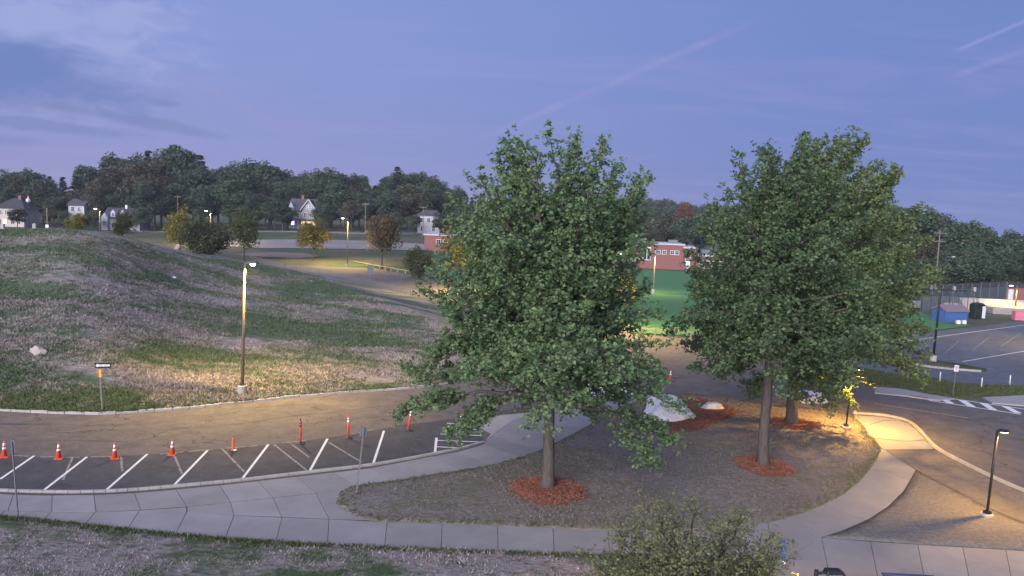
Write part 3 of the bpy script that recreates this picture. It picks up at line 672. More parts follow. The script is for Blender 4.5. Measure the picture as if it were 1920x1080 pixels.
sw3 = sheet('sidewalk', P2([(1842, 747), (1920, 743), (2100, 746), (2100, 770), (1920, 762), (1860, 757)]), .09, 'plain_concrete', thick=.1); tag(sw3, kind='structure', label='grey sidewalk at the far end of the crosswalk')
li_px = [(1680, 677), (1737, 687.5), (1783, 692.5), (1840, 697), (1850, 694), (1833, 691), (1797, 684), (1750, 677), (1707, 671), (1670, 668)]
lw2 = [tuple(G(a, b)[:2]) for a, b in smooth_line(li_px + [li_px[0]], 3)[:-1]]
lotisl = field('lot_island', lw2, .7, lambda x, y, d: .12 + .04 * min(1, d), 'verge_turf', .15); tag(lotisl, kind='structure', label='narrow grass island with kerb in the parking lot')
kerb4 = empty('kerb', (0, 0, 0)); tag(kerb4, kind='structure', label='white kerb of the narrow parking lot island')
kp = smooth_line([(1672, 674.5), (1683, 678), (1737, 688.5), (1783, 693.5), (1840, 698)], 4)
for i in range(len(kp) - 1):
    a = G(*kp[i]); b = G(*kp[i + 1]); d = (b - a).normalized(); n = Vector((-d.y, d.x, 0)); e = d * .01
    MB().prism([a + e, b - e, b - e + n * .2, a + e + n * .2], -.05, .17).build('kerb_stone', 'granite', kerb4)
# mulch beds on the island
def mulch_ring(px, py, r, label, sx=1.0):
    c = GI(px, py); pts = []
    for k in range(40):
        t = 2 * math.pi * k / 40; rr = r * (1 + .22 * nz(math.cos(t) * 2, math.sin(t) * 2, 1.6, px) + .05 * nz(math.cos(t) * 9, math.sin(t) * 9, 1.0, px)); pts.append((c.x + rr * sx * math.cos(t), c.y + rr * math.sin(t)))
    o = field('mulch_bed', pts, .22, lambda x, y, d: zi((x, y)) + .012 + .10 * min(1, d / .5) + .02 * nz(x, y, 3), 'mulch', .06)
    return tag(o, kind='structure', label=label), pts
m1, mp1 = mulch_ring(1027, 920, 1.52, 'red bark mulch ring around the oak with the broad low crown')
m2, mp2_ = mulch_ring(1433, 877, 1.32, 'red bark mulch ring around the bare-trunked oak beside the curved sidewalk')
m3, mp3 = mulch_ring(1487, 794, 1.25, 'red bark mulch ring around the rear oak beside the road', 1.25)
bed_px = [(1205, 762), (1213, 786), (1230, 807), (1261, 813), (1309, 807), (1340, 794), (1382, 777), (1372, 768), (1330, 753), (1288, 744), (1247, 746), (1226, 750)]
mp4 = [tuple(GI(a, b)[:2]) for a, b in smooth_line(bed_px + [bed_px[0]], 3)[:-1]]
m4 = field('mulch_bed', mp4, .3, lambda x, y, d: zi((x, y)) + .012 + .10 * min(1, d / .5) + .02 * nz(x, y, 3), 'mulch', .06); tag(m4, kind='structure', label='red bark mulch bed under the white boulders')

# grass blades and bark chips as real relief
def tufts(name, pos, hgt, wid, nbl, m, label, parent=None, lean=.5):
    n = len(pos); pos = np.repeat(np.asarray(pos, np.float32), nbl, 0); k = len(pos)
    a = rng.uniform(0, 2 * np.pi, k); h = hgt * rng.uniform(.5, 1.3, k); w = wid * rng.uniform(.6, 1.3, k); ln = rng.uniform(0, lean, k) * h * 1.5
    off = rng.normal(0, wid * 1.3, (k, 2)); b = rng.uniform(0, 2 * np.pi, k)
    base = pos.copy(); base[:, :2] += off
    v = np.zeros((k, 3, 3), np.float32)
    v[:, 0] = base; v[:, 0, 0] += np.cos(a) * w; v[:, 0, 1] += np.sin(a) * w
    v[:, 1] = base; v[:, 1, 0] -= np.cos(a) * w; v[:, 1, 1] -= np.sin(a) * w
    v[:, 2] = base; v[:, 2, 0] += np.cos(b) * ln; v[:, 2, 1] += np.sin(b) * ln; v[:, 2, 2] += h
    o = link_mesh(name, np_mesh(name, v.reshape(-1, 3), np.arange(3 * k).reshape(-1, 3)), m, parent); tag(o, label, None, None, 'stuff'); return o
def scatter(poly, n, zf, dens=None):
    arr = np.array([(p[0], p[1]) for p in poly]); lo = arr.min(0); hi = arr.max(0); x = rng.uniform(lo[0], hi[0], n * 3); y = rng.uniform(lo[1], hi[1], n * 3)
    k = inside(x, y, poly); x = x[k][:n]; y = y[k][:n]
    if dens is not None:
        k = np.array([dens(a, b) > random.random() for a, b in zip(x, y)]); x = x[k]; y = y[k]
    return [(a, b, zf(a, b)) for a, b in zip(x, y)]
hp = []
while len(hp) < 62000:
    px = random.uniform(-60, 880); yf = interp(px, foot_px, foot_y); yc = interp(px, CX, CY); s = random.random() ** 1.3
    y = yf + .1 + (yc - yf) * s; x = (px - 960) / F * (y * cP + 6 * sP)
    if nz(x, y * 1.5, .16, 11) + .55 * nz(x, y, .6, 5) + .12 < random.uniform(-.55, .55): continue
    hp.append((x, y, (hill_z(x, y) or .12) - .02))
g_ = [p for p in hp if p[1] < interp(960 + F * p[0] / (p[1] * cP), foot_px, foot_y) + random.uniform(1, 5)]
tufts('grass', hp, .17, .045, 4, 'hill_blade', 'coarse dry and green grass tufts over the hill', None, .9)
tufts('grass', [(x, y, (hill_z(x, y) or .12) - .01) for x, y, z in g_ for _ in (0, 1)], .12, .03, 4, 'green_blade', 'greener grass fringe along the hill kerb', None, .7)
lp = scatter([p for p in lw], 40000, lambda x, y: KZ + .03, lambda a, b: .5 + .9 * nz(a, b, .45, 2) + .4 * nz(a, b, 1.6, 8))
tufts('grass', lp, .11, .024, 4, 'lawn_blade', 'patchy short grass on the lawn below the sidewalk', None, .9)
le = [(a + random.gauss(0, .12), b - abs(random.gauss(0, .22)) - .03, KZ + .02) for a, b in (G(*q, KZ)[:2] for q in smooth_line(lawn_px, 160))]
tufts('grass', le, .11, .018, 5, 'green_blade', 'green grass fringe along the lower sidewalk edge', None, .8)
ip = scatter(isl_w, 26000, lambda x, y: 0.0, lambda a, b: .35 + .9 * nz(a, b, .35, 6))
tufts('grass', zi_many(ip, -.01), .08, .024, 4, 'dry_blade', 'thin dry grass on the oak island', None, 1.2)
ie = [];
for i in range(len(isl_w)):
    a = Vector(isl_w[i]); b = Vector(isl_w[(i + 1) % len(isl_w)]); L = (b - a).length; d = (b - a) / max(L, 1e-6); n = Vector((d.y, -d.x))
    c = (a + b) / 2; n = n if inside(np.array([c.x + n.x * .3]), np.array([c.y + n.y * .3]), isl_w)[0] else -n
    for k in range(int(L * 16)):
        q = a.lerp(b, random.random()) + n * abs(random.gauss(0.02, .28)); ie.append((q.x, q.y, KZ + .02))
tufts('grass', ie, .10, .02, 4, 'green_blade', 'olive grass fringe around the island edge', None, .8)
vp = scatter(vw, 5000, lambda x, y: .13); tufts('grass', vp, .12, .04, 4, 'green_blade', 'short grass on the verge by the crosswalk', None, .7)
cp = []
for pts, n in ((mp1, 2600), (mp2_, 1800), (mp3, 1300), (mp4, 3600)): cp += [(x + random.gauss(0, .14), y + random.gauss(0, .14), z) for x, y, z in zi_many(scatter(pts, n, lambda x, y: 0.0), .09)]
tufts('mulch_chips', cp, .045, .035, 3, 'bark_chip', 'loose red bark chips on the mulch beds', None, 1.5)

# ------------------------------------------------------------------ distant flats
def draped(name, pix, m, dz, spacing, label, terr=True):
    pts = [tuple(GT(a, b, 90)[:2]) if terr else tuple(G(a, b)[:2]) for a, b in pix]
    o = field(name, pts, spacing, lambda x, y, d: (rise_z(x, y) if terr else 0) + dz, m); tag(o, kind='structure', label=label); return o
turf_px = [(560, 478), (640, 474), (760, 476), (900, 486), (1100, 500), (1300, 510), (1500, 525), (1690, 570), (1780, 608), (1830, 609), (1758, 618), (1720, 624), (1500, 637), (1340, 634), (1200, 623), (1100, 599), (950, 552), (860, 529), (760, 510), (700, 499), (640, 488)]
draped('sports_field', turf_px, 'sports_turf', -.02, 6, 'bright green sports field behind the guard rail', False)
draped('infield', [(440, 478), (470, 474.5), (520, 473), (570, 475), (602, 481), (560, 484), (500, 482)], 'infield_dirt', .02, 5, 'pale tan dirt infield beyond the driveway', True)
draped('infield', [(1325, 541), (1420, 545), (1425, 562), (1335, 556)], 'infield_dirt', .0, 4, 'tan dirt area on the green sports field', False)
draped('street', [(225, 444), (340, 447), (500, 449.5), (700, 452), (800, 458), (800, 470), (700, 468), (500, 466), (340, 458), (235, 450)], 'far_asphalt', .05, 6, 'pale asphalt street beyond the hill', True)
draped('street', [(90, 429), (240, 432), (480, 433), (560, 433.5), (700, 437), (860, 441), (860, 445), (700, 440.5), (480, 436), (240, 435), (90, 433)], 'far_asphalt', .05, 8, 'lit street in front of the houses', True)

# ------------------------------------------------------------------ trees
def leaf_cloud(pts, L, W, up=.5):
    """one folded diamond leaf for each point"""
    p = np.asarray(pts, np.float32); k = len(p)
    d = rng.normal(0, 1, (k, 3)); d[:, 2] *= .6; d /= np.linalg.norm(d, axis=1)[:, None]
    n = rng.normal(0, 1, (k, 3)); n[:, 2] += up * 2; w = np.cross(d, n); w /= np.linalg.norm(w, axis=1)[:, None] + 1e-9
    nn = np.cross(w, d)
    s = rng.uniform(.65, 1.3, k)[:, None]
    v = np.empty((k, 4, 3), np.float32)
    v[:, 0] = p - d * L * .5 * s; v[:, 1] = p + w * W * .5 * s + nn * W * .18 * s; v[:, 2] = p + d * L * .5 * s; v[:, 3] = p - w * W * .5 * s + nn * W * .18 * s
    return v.reshape(-1, 3), np.arange(4 * k).reshape(-1, 4)
def make_tree(name, label, base, H, prof, seed, nb=60, sub=5.5, per=42, leaf=(.16, .11), lm='oak_leaf', bk='bark', tr=.30, hs0=2.4, ang=(-24, 62), off=(0, 0), spread=.16, group=None, cat='tree', low=None, trunk_top=.93, subl=.34, lead=0, open_front=False, clear=None):
    rd = random.Random(seed); t = empty(name, base, 0, label, cat, group)
    hs = [q[0] for q in prof]; rr = [q[1] for q in prof]
    mb = MB(); wob = [(0, 0)]
    N = 12
    for i in range(N): wob.append((wob[-1][0] + rd.gauss(0, .035) + off[0] * .02, wob[-1][1] + rd.gauss(0, .035)))
    tp = [Vector((wob[i][0], wob[i][1], H * trunk_top * i / N - (.15 if i == 0 else 0))) for i in range(N + 1)]
    rad = [tr * (1.45 if i == 0 else 1.0) * (1 - .93 * i / N) + .012 for i in range(N + 1)]
    tp.insert(1, Vector((0, 0, .35))); rad.insert(1, tr * 1.06)
    mb.tube(tp, rad, 10)
    def trunk_at(z):
        f = max(0, min(1, z / (H * trunk_top))) * N; i = min(int(f), N - 1); a, b = wob[i], wob[i + 1]; u = f - i
        return Vector((a[0] + (b[0] - a[0]) * u, a[1] + (b[1] - a[1]) * u, z))
    leaves = []
    zmin = hs[0] * H; 
    for b in range(nb + lead):
        f = (b + rd.random()) / nb; ht = zmin + (H * (.9 if lead else 1.0) - zmin) * (f ** .92)
        if b >= nb: ht = H * rd.uniform(.87, 1.0)
        q = ht / H; az = b * 2.39996 + rd.uniform(-.5, .5)
        if open_front and q < .34 and math.sin(az) < -.55: ht += H * rd.uniform(.10, .2); q = ht / H
        Rr = interp(q, hs, rr) * rd.uniform(.72, 1.08) + .05
        el = R(ang[0] + (ang[1] - ang[0]) * max(0, (q - hs[0]) / (1 - hs[0])) ** .9) + rd.gauss(0, .10)
        if b >= nb: el = R(rd.uniform(58, 72)); Rr *= rd.uniform(.6, 1.1)
        zs = ht - Rr * math.tan(el); zs = max(hs0 + rd.uniform(0, .8), min(zs, H * trunk_top * .97))
        S = trunk_at(zs); E = Vector((math.cos(az) * Rr + off[0] * min(1, q * 1.6), math.sin(az) * Rr + off[1], ht))
        sag = (.10 if q < .45 else -.06) * (E - S).length
        pts = []; n = 6
        for i in range(n + 1):
            u = i / n; p = S.lerp(E, u); p.z += sag * 4 * u * (1 - u) + rd.gauss(0, .03) * (E - S).length * .3
            p.x += rd.gauss(0, .05); p.y += rd.gauss(0, .05); pts.append(p)
        L = (E - S).length; r0 = min(tr * .42, .018 * L + .012)
        mb.tube(pts, [r0 * (1 - .85 * i / n) + .006 for i in range(n + 1)], 5, False)
        ns = max(3, int(L * sub / 2.2)); d0 = (E - S).normalized()
        ends = [(pts[-1] , d0, .45)]
        for k in range(ns):
            u0 = .58 if q < .26 else .22; u = u0 + (1 - u0) * (k + rd.random()) / ns; p = S.lerp(E, u); i = min(int(u * n), n - 1); p = pts[i].lerp(pts[i + 1], u * n - i)
            side = 1 if k % 2 else -1; lat = d0.cross(Vector((0, 0, 1))).normalized() if abs(d0.z) < .97 else Vector((1, 0, 0))
            dr = (d0 * .75 + lat * side * rd.uniform(.4, 1.1) + Vector((0, 0, rd.gauss(.05, .35)))).normalized()
            sl_ = (subl * L * (1.1 - u) + .5) * rd.uniform(.6, 1.2) * (.62 if b >= nb else 1)
            q2 = p + dr * sl_; q1 = p.lerp(q2, .5) + Vector((rd.gauss(0, .06), rd.gauss(0, .06), rd.gauss(.03, .06)))
            mb.tube([p, q1, q2], [r0 * .32 + .004, r0 * .2 + .003, .003], 3, False)
            ends.append((p, dr, sl_))
        for p, dr, sl_ in ends:
            cnt = int(per * (.5 + sl_ * .9))
            u = np.sqrt(rng.uniform(.05, 1.05, cnt)) if True else 0
            c = np.array(p)[None] + np.array(dr)[None] * (u * sl_)[:, None]
            # rosettes: a few centres, several leaves each
            c[:, 2] += rng.normal(0, .02, cnt)
            g = rng.normal(0, spread, (max(1, cnt // 7), 3)); idx = rng.integers(0, len(g), cnt)
            # snap along-position to rosette
            uu = np.linspace(.12, 1.0, len(g)); c = np.array(p)[None] + np.array(dr)[None] * (uu[idx] * sl_)[:, None] + g[idx] + rng.normal(0, spread * .42, (cnt, 3))
            leaves.append(c)
    mb.build('trunk', bk, t, True)
    lp_ = np.concatenate(leaves)
    if clear:    # leaves left out so the lamplight reaches the apron
        w_ = lp_ + np.array(base)[None]
        for c_, r_ in clear: k_ = ((w_ - np.array(c_)[None]) ** 2).sum(1) > r_ * r_; lp_ = lp_[k_]; w_ = w_[k_]
    v, f = leaf_cloud(lp_, *leaf)
    link_mesh('crown', np_mesh('crown', v, f), lm, t)
    return t
oak1 = make_tree('oak_tree', 'broad green oak with low drooping branches beside the teardrop island tip', GI(1027, 914), 14.9,
    [(.125, 4.4), (.17, 5.2), (.24, 5.8), (.33, 5.7), (.45, 5.2), (.60, 4.7), (.75, 4.3), (.88, 3.7), (.96, 2.7), (1.0, 1.5)], 3, nb=96, lead=22, per=58, tr=.28, leaf=(.165, .115), spread=.16, off=(-.4, 0), hs0=3.1, open_front=True)
oak2 = make_tree('oak_tree', 'tall green oak with a long bare trunk beside the curved sidewalk', GI(1430, 873), 16.0,
    [(.26, 3.2), (.33, 4.6), (.44, 5.0), (.55, 4.7), (.70, 3.8), (.82, 2.8), (.92, 1.9), (1.0, .8)], 12, nb=80, lead=16, per=52, tr=.27, leaf=(.17, .115), hs0=5.2, ang=(-22, 66), off=(.15, 0), spread=.17)
oak3 = make_tree('oak_tree', 'wide green oak behind the bare-trunked oak, by the road', GI(1484, 794), 16.9,
    [(.09, 3.0), (.16, 5.0), (.25, 6.1), (.40, 6.5), (.55, 5.7), (.70, 4.6), (.82, 3.8), (.92, 2.8), (1.0, 1.3)], 25, nb=100, lead=24, per=56, tr=.33, leaf=(.18, .125), lm='oak_leaf_warm', hs0=2.6, off=(1.5, 0), spread=.19, clear=[(tuple(GI(1586, 803) + Vector((.5, 0, 3.2))), 1.25), (tuple(GI(1586, 803) + Vector((1.7, .1, 2.6))), 1.5), (tuple(GI(1586, 803) + Vector((3.2, .2, 1.8))), 1.7), (tuple(GI(1586, 803) + Vector((1.2, -1.2, 2.0))), 1.4)])
st = at(1312, 1000, 17.6); st.z = KZ
make_tree('small_tree', 'small sparse olive tree with thin leaves by the lower sidewalk', st, 4.95,
    [(.35, 1.9), (.5, 2.5), (.7, 2.5), (.85, 2.1), (.95, 1.4), (1.0, .7)], 31, nb=66, sub=9, per=52, leaf=(.080, .052), lm='small_leaf', bk='dark_bark', tr=.075, hs0=1.2, ang=(5, 60), spread=.12, subl=.3)

def crown_points(kind, H, W, seed, n):
    rd = np.random.default_rng(seed); out = []
    if kind == 'broad':
        nc = 34
        c = rd.normal(0, 1, (nc, 3)); c /= np.linalg.norm(c, axis=1)[:, None]; c *= rd.uniform(.35, .85, nc)[:, None]
        c[:, :2] *= W / 2; c[:, 2] = H * .57 + c[:, 2] * H * .40
        r = W * rd.uniform(.13, .22, nc)
    elif kind == 'pine':
        nc = 90; z = rd.uniform(.12, 1.0, nc) ** .8; a = rd.uniform(0, 6.28, nc); ra = W / 2 * np.clip(1.03 - z, 0, 1) ** .8 * rd.uniform(.3, 1.0, nc)
        c = np.stack([np.cos(a) * ra, np.sin(a) * ra, z * H * .97], 1); r = W * rd.uniform(.08, .15, nc) * (1.25 - z * .95)
    else:   # shrub
        nc = 26; c = rd.normal(0, 1, (nc, 3)); c /= np.linalg.norm(c, axis=1)[:, None]; c *= rd.uniform(.3, .8, nc)[:, None]
        c[:, :2] *= W / 2; c[:, 2] = H * .5 + c[:, 2] * H * .48; r = W * rd.uniform(.14, .22, nc)
    i = rd.integers(0, nc, n); d = rd.normal(0, 1, (n, 3)); d /= np.linalg.norm(d, axis=1)[:, None]
    d *= (rd.uniform(0, 1, n) ** .4)[:, None]; d[:, 2] *= .8 if kind != 'pine' else .45
    p = c[i] + d * r[i][:, None] * 1.15; p[:, 2] = np.maximum(p[:, 2], .15); return p
PROTO = {}
def proto(key, kind, H, W, seed, n, leaf, lm, trunk=.25):
    p = crown_points(kind, H, W, seed, n); p[:, 2] *= H / np.quantile(p[:, 2], .992); v, f = leaf_cloud(p, *leaf, up=.7)
    cm = np_mesh('crown', v, f); cm.materials.append(MAT[lm])
    mb = MB(); top = H * (.9 if kind == 'pine' else .72)
    mb.tube([(0, 0, -.3), (.05, 0, top * .4), (0, .08, top)], [trunk, trunk * .7, trunk * .15], 6)
    rd = random.Random(seed)
    for k in range(9):
        z = top * rd.uniform(.35, .9); a = rd.uniform(0, 6.28); L = W * .36 * rd.uniform(.6, 1)
        mb.tube([(0, 0, z), (math.cos(a) * L * .5, math.sin(a) * L * .5, z + L * .3), (math.cos(a) * L, math.sin(a) * L, z + L * .55)], [trunk * .35, trunk * .22, .02], 4, False)
    o = mb.build('trunk', 'dark_bark'); tm = o.data; bpy.data.objects.remove(o)
    PROTO[key] = (tm, cm, H, W)
def place(key, name, loc, h, w, label, cat='tree', group=None, rz=None, lm=None):
    tm, cm, H, W = PROTO[key]; t = empty(name, loc, random.uniform(0, 6.28) if rz is None else rz, label, cat, group); t.scale = (w / W, w / W, h / H)
    for n_, me in (('trunk', tm), ('crown', cm)):
        o = bpy.data.objects.new(n_, me); COL.objects.link(o); o.parent = t
        if lm and n_ == 'crown': o.material_slots[0].link = 'OBJECT'; o.material_slots[0].material = MAT[lm]
    return t
for i in range(4): proto('broad%d' % i, 'broad', 20, 12, 100 + i, 8000, (.75, .55), 'wood_leaf', .32)
for i in range(2): proto('dull%d' % i, 'broad', 20, 12, 120 + i, 8000, (.75, .55), 'wood_leaf_dull', .32)
for i in range(2): proto('pine%d' % i, 'pine', 26, 11, 140 + i, 8000, (.8, .4), 'pine_needle', .35)
proto('young0', 'broad', 6, 4.6, 160, 5200, (.26, .17), 'yellow_leaf', .11); proto('young1', 'broad', 6, 4.6, 161, 5200, (.26, .17), 'green_leaf', .11); proto('young2', 'broad', 6, 4.6, 162, 5200, (.26, .17), 'turning_leaf', .11)
proto('shrub', 'shrub', 4, 6, 170, 5200, (.28, .2), 'shrub_leaf', .1)

SKX = [-300, -60, 0, 60, 110, 150, 200, 250, 275, 300, 325, 360, 395, 410, 430, 480, 520, 545, 580, 640, 690, 715, 745, 790, 830, 870, 920, 1000, 1100]
SKY = [335, 330, 322, 320, 325, 315, 298, 292, 283, 290, 274, 288, 305, 318, 310, 300, 315, 330, 318, 322, 335, 345, 320, 318, 340, 350, 360, 368, 376]
LB = {'broad': 'dark green leafy tree in the far wood', 'dull': 'dull brownish leafy tree in the far wood', 'pine': 'dark conifer in the far wood'}
def top_h(px, py, y):
    p = at(px, py, y); g = T(p.x, y); return Vector((p.x, y, g)), p.z - g
MARKS = [(-120, 'beyond the cream hip roofed house'), (18, 'by the cream hip roofed house'), (142, 'by the pale blue house'), (216, 'by the white gabled house'), (300, 'between garage and wooden pole'), (345, 'by the wooden utility pole'), (395, 'in line with the dark bush'), (465, 'in line with the green young tree'), (567, 'by the grey gabled house'), (686, 'by the pale utility pole'), (745, 'between pale pole and white house'), (803, 'by the white two storey house'), (900, 'by the low white building'), (1040, 'hidden behind the broad oak'),
         (1140, 'by the long brick school wing'), (1247, 'by the brick school entrance'), (1340, 'by the low school wing'), (1500, 'hidden behind the tall oaks'), (1620, 'beside the rear oak crown'), (1763, 'by the pole with two crossarms'), (1838, 'in line with the dark cabin'), (1908, 'by the glaring skate park lamp'), (2040, 'past the skate park')]
def wood(px, depth, py, kinds, wr=.62, label=None, group=None):
    k = random.choice(kinds); base, h = top_h(px, py, depth); i = random.randrange(4 if k == 'broad' else 2)
    if k == 'pine' and depth > 285: base, h = top_h(px, py + 10, depth)
    mk = min(MARKS, key=lambda q: abs(q[0] - px))[1]; label = {q: v + ', ' + ('tall, ' if h > 20 else '') + mk for q, v in (label or LB).items()}; group = (group or 'trees of the far wood') + ' ' + ('tall ' if h > 20 else '') + mk
    place(k + str(i), 'conifer_tree' if k == 'pine' else 'wood_tree', base, h, max(5, min(h * (wr if k != 'pine' else .58), 15)) * random.uniform(.85, 1.15), label[k], 'tree', group + ' ' + k)
px = -250
while px < 1080:
    d = random.uniform(286, 320); wood(px, d, interp(px, SKX, SKY) + random.uniform(-3, 9), ['broad'] * 4 + ['dull', 'pine'] if not 260 < px < 380 else ['pine', 'pine', 'broad']); px += random.uniform(20, 32)
px = -240
while px < 1080:
    s_ = interp(px, SKX, SKY); wood(px, random.uniform(268, 282), s_ + random.uniform(14, 46), ['broad'] * 4 + ['dull', 'dull', 'pine'], .7); px += random.uniform(24, 40)
for px, py, k in [(325, 274, 'pine'), (318, 280, 'broad'), (345, 284, 'broad'), (278, 284, 'pine'), (745, 314, 'pine'), (375, 292, 'pine')]: wood(px, 284, py, [k])
# lower trees between the houses
LBh = {'broad': 'round green tree among the far houses', 'dull': 'brownish round tree among the far houses', 'pine': 'conifer among the far houses'}
for px, py, d in [(95, 386, 250), (160, 388, 262), (178, 350, 262), (290, 345, 252), (330, 348, 258), (375, 352, 258), (448, 340, 248), (470, 370, 244), (515, 375, 243), (505, 372, 250), (618, 370, 255), (640, 345, 258), (660, 378, 246), (690, 372, 258), (735, 362, 255), (745, 400, 240), (770, 350, 258), (835, 398, 255), (870, 385, 258), (900, 380, 262), (100, 372, 268), (215, 348, 266), (245, 352, 266), (410, 352, 264), (540, 345, 266), (585, 345, 268), (620, 352, 268), (800, 352, 268), (850, 360, 268), (60, 350, 268), (20, 352, 268), (-30, 350, 266), (32, 392, 244), (172, 396, 244), (228, 398, 243), (268, 392, 243), (604, 386, 244), (536, 388, 245), (778, 404, 240), (830, 402, 240), (120, 396, 246), (150, 402, 244)]:
    wood(px, d, py, ['broad', 'broad', 'broad', 'dull'], .85, LBh, 'trees among the houses')
LBm = {'broad': 'small hazy tree on the distant wooded rise', 'dull': 'hazy brownish tree on the distant wooded rise', 'pine': 'hazy conifer on the distant rise'}
px = 1090
while px < 1720:
    wood(px, random.uniform(480, 620), interp(px, [1090, 1200, 1250, 1300, 1345, 1450, 1720], [378, 372, 376, 384, 388, 385, 390]) + random.uniform(-3, 5), ['broad', 'broad', 'dull'], .8, LBm, 'trees on the distant rise'); px += random.uniform(10, 18)
px = 1090
while px < 1720:
    wood(px, random.uniform(250, 320), random.uniform(398, 424), ['broad', 'broad', 'dull'], .9, {k: v.replace('distant wooded rise', 'wooded slope').replace('small hazy', 'green').replace('hazy ', '') for k, v in LBm.items()}, 'trees behind the school'); px += random.uniform(22, 34)
b_, h_ = top_h(1285, 386, 420); place('broad1', 'red_tree', b_, h_, 12, 'rust red autumn tree on the distant wooded rise', 'tree', lm='red_leaf')
LBr = {'broad': 'dark green leafy tree behind the tall court screen', 'dull': 'brownish leafy tree behind the tall court screen', 'pine': 'dark conifer behind the tall court screen'}
px = 1600
while px < 2250:
    wood(px, random.uniform(165, 178), interp(px, [1600, 1640, 1680, 1740, 1800, 1850, 1872, 1900, 2250], [392, 394, 384, 398, 411, 425, 446, 430, 430]) + random.uniform(-2, 10), ['broad'] * 5 + ['dull'], .62, LBr, 'trees behind the courts'); px += random.uniform(24, 40)
px = 1600
while px < 2250:
    wood(px, random.uniform(150, 158), random.uniform(440, 480), ['broad'] * 5 + ['dull'], .75, LBr, 'trees behind the courts'); px += random.uniform(26, 42)
px = 1640
while px < 2250:
    wood(px, random.uniform(142, 147), random.uniform(478, 505), ['broad'] * 3, .95, {'broad': 'low leafy tree right behind the tall court screen'}, 'low trees behind the courts'); px += random.uniform(26, 40)
# young roadside trees, bushes
def young(key, name, px, ptop, pbase, wpx, label, depth=None, cat='tree'):
    if depth is None: g = GT(px, pbase, 60); depth = g.y
    else: p = at(px, pbase, depth); g = Vector((p.x, depth, T(p.x, depth)))
    h = at(px, ptop, depth).z - g.z; return place(key, name, g, h, wpx * depth / F, label, cat)
young('young0', 'young_tree', 146, 402, 440, 44, 'rounded yellow green young tree on the hill crest', 112)
young('young1', 'young_tree', 230, 403, 446, 46, 'olive young tree on the hill crest beside the street', 120)
young('young0', 'young_tree', 338, 393, 470, 54, 'yellow tipped young tree behind the dark bush', 165)
young('young1', 'young_tree', 458, 393, 487, 62, 'green young tree with yellow tips beside the dark bush', 165)
young('young0', 'young_tree', 586, 412, 488, 62, 'bright yellow young tree at the infield edge', None)
young('young2', 'young_tree', 716, 405, 503, 76, 'russet and yellow young tree beside the guard rail', None)
young('young0', 'young_tree', 872, 420, 530, 100, 'yellow young tree behind the broad oak', 130)
young('young0', 'young_tree', 1150, 505, 600, 90, 'yellow lit young tree behind the broad oak, beside the road', 92)
young('shrub', 'bush', 390, 414, 487, 100, 'wide dark green bush on the shoulder of the hill', 140, 'bush')
young('shrub', 'bush', 786, 466, 524, 58, 'dark rounded bush beside the guard rail', None, 'bush')

# ------------------------------------------------------------------ buildings
def windows(parent, items, y, glass='window_glass', frame='white_trim'):
    for it in items:
        x, z, w, h = it[:4]; g = it[4] if len(it) > 4 else glass
        mb = MB(); t = .12
        mb.box((x, y - .04, z + h / 2 + t / 2), (w + 2 * t, .12, t)); mb.box((x, y - .05, z - h / 2 - t / 2), (w + 2.6 * t, .16, t))
        mb.box((x - w / 2 - t / 2, y - .04, z), (t, .12, h)); mb.box((x + w / 2 + t / 2, y - .04, z), (t, .12, h)); mb.box((x, y - .035, z), (.05, .08, h)); mb.box((x, y - .03, z), (w, .07, .05))
        f = mb.build('window', frame, parent)
        MB().box((x, y - .015, z), (w, .05, h)).build('pane', g, f)
def gable_roof(mb, x0, x1, y0, y1, z, peak, axis='x', ov=.45):
    x0 -= ov; x1 += ov; y0 -= ov; y1 += ov; t = .22
    if axis == 'x':
        ym = (y0 + y1) / 2; v = [(x0, y0, z), (x1, y0, z), (x1, ym, peak), (x0, ym, peak), (x0, y1, z), (x1, y1, z)]
    else:
        xm = (x0 + x1) / 2; v = [(x0, y0, z), (x0, y1, z), (xm, y1, peak), (xm, y0, peak), (x1, y0, z), (x1, y1, z)]
    v2 = [(a, b, c - t) for a, b, c in v]
    mb.add(v + v2, [(0, 1, 2, 3), (3, 2, 5, 4), (6, 7, 8, 9), (9, 8, 11, 10), (0, 1, 7, 6), (4, 5, 11, 10), (0, 3, 9, 6), (3, 4, 10, 9), (1, 2, 8, 7), (2, 5, 11, 8)])
def gable_wall(mb, x0, x1, y0, y1, z, peak, axis='x'):
    if axis == 'x':
        ym = (y0 + y1) / 2
        mb.add([(x0, y0, z), (x0, y1, z), (x0, ym, peak), (x1, y0, z), (x1, y1, z), (x1, ym, peak)], [(0, 1, 2), (3, 5, 4), (0, 2, 5, 3), (2, 1, 4, 5), (0, 3, 4, 1)])
    else:
        xm = (x0 + x1) / 2
        mb.add([(x0, y0, z), (x1, y0, z), (xm, y0, peak), (x0, y1, z), (x1, y1, z), (xm, y1, peak)], [(0, 2, 1), (3, 4, 5), (0, 3, 5, 2), (2, 5, 4, 1), (0, 1, 4, 3)])
def hip_roof(mb, x0, x1, y0, y1, z, peak, ov=.6, ridge=.25):
    x0 -= ov; x1 += ov; y0 -= ov; y1 += ov; xm = (x0 + x1) / 2; ym = (y0 + y1) / 2; r = (x1 - x0) / 2 * ridge
    mb.add([(x0, y0, z), (x1, y0, z), (x1, y1, z), (x0, y1, z), (xm - r, ym, peak), (xm + r, ym, peak)], [(0, 1, 5, 4), (1, 2, 5), (2, 3, 4, 5), (3, 0, 4), (3, 2, 1, 0)])
def house_at(name, px, y, label):
    p = at(px, 430, y); return empty(name, (p.x, y, T(p.x, y) - .1), 0, label, 'house')
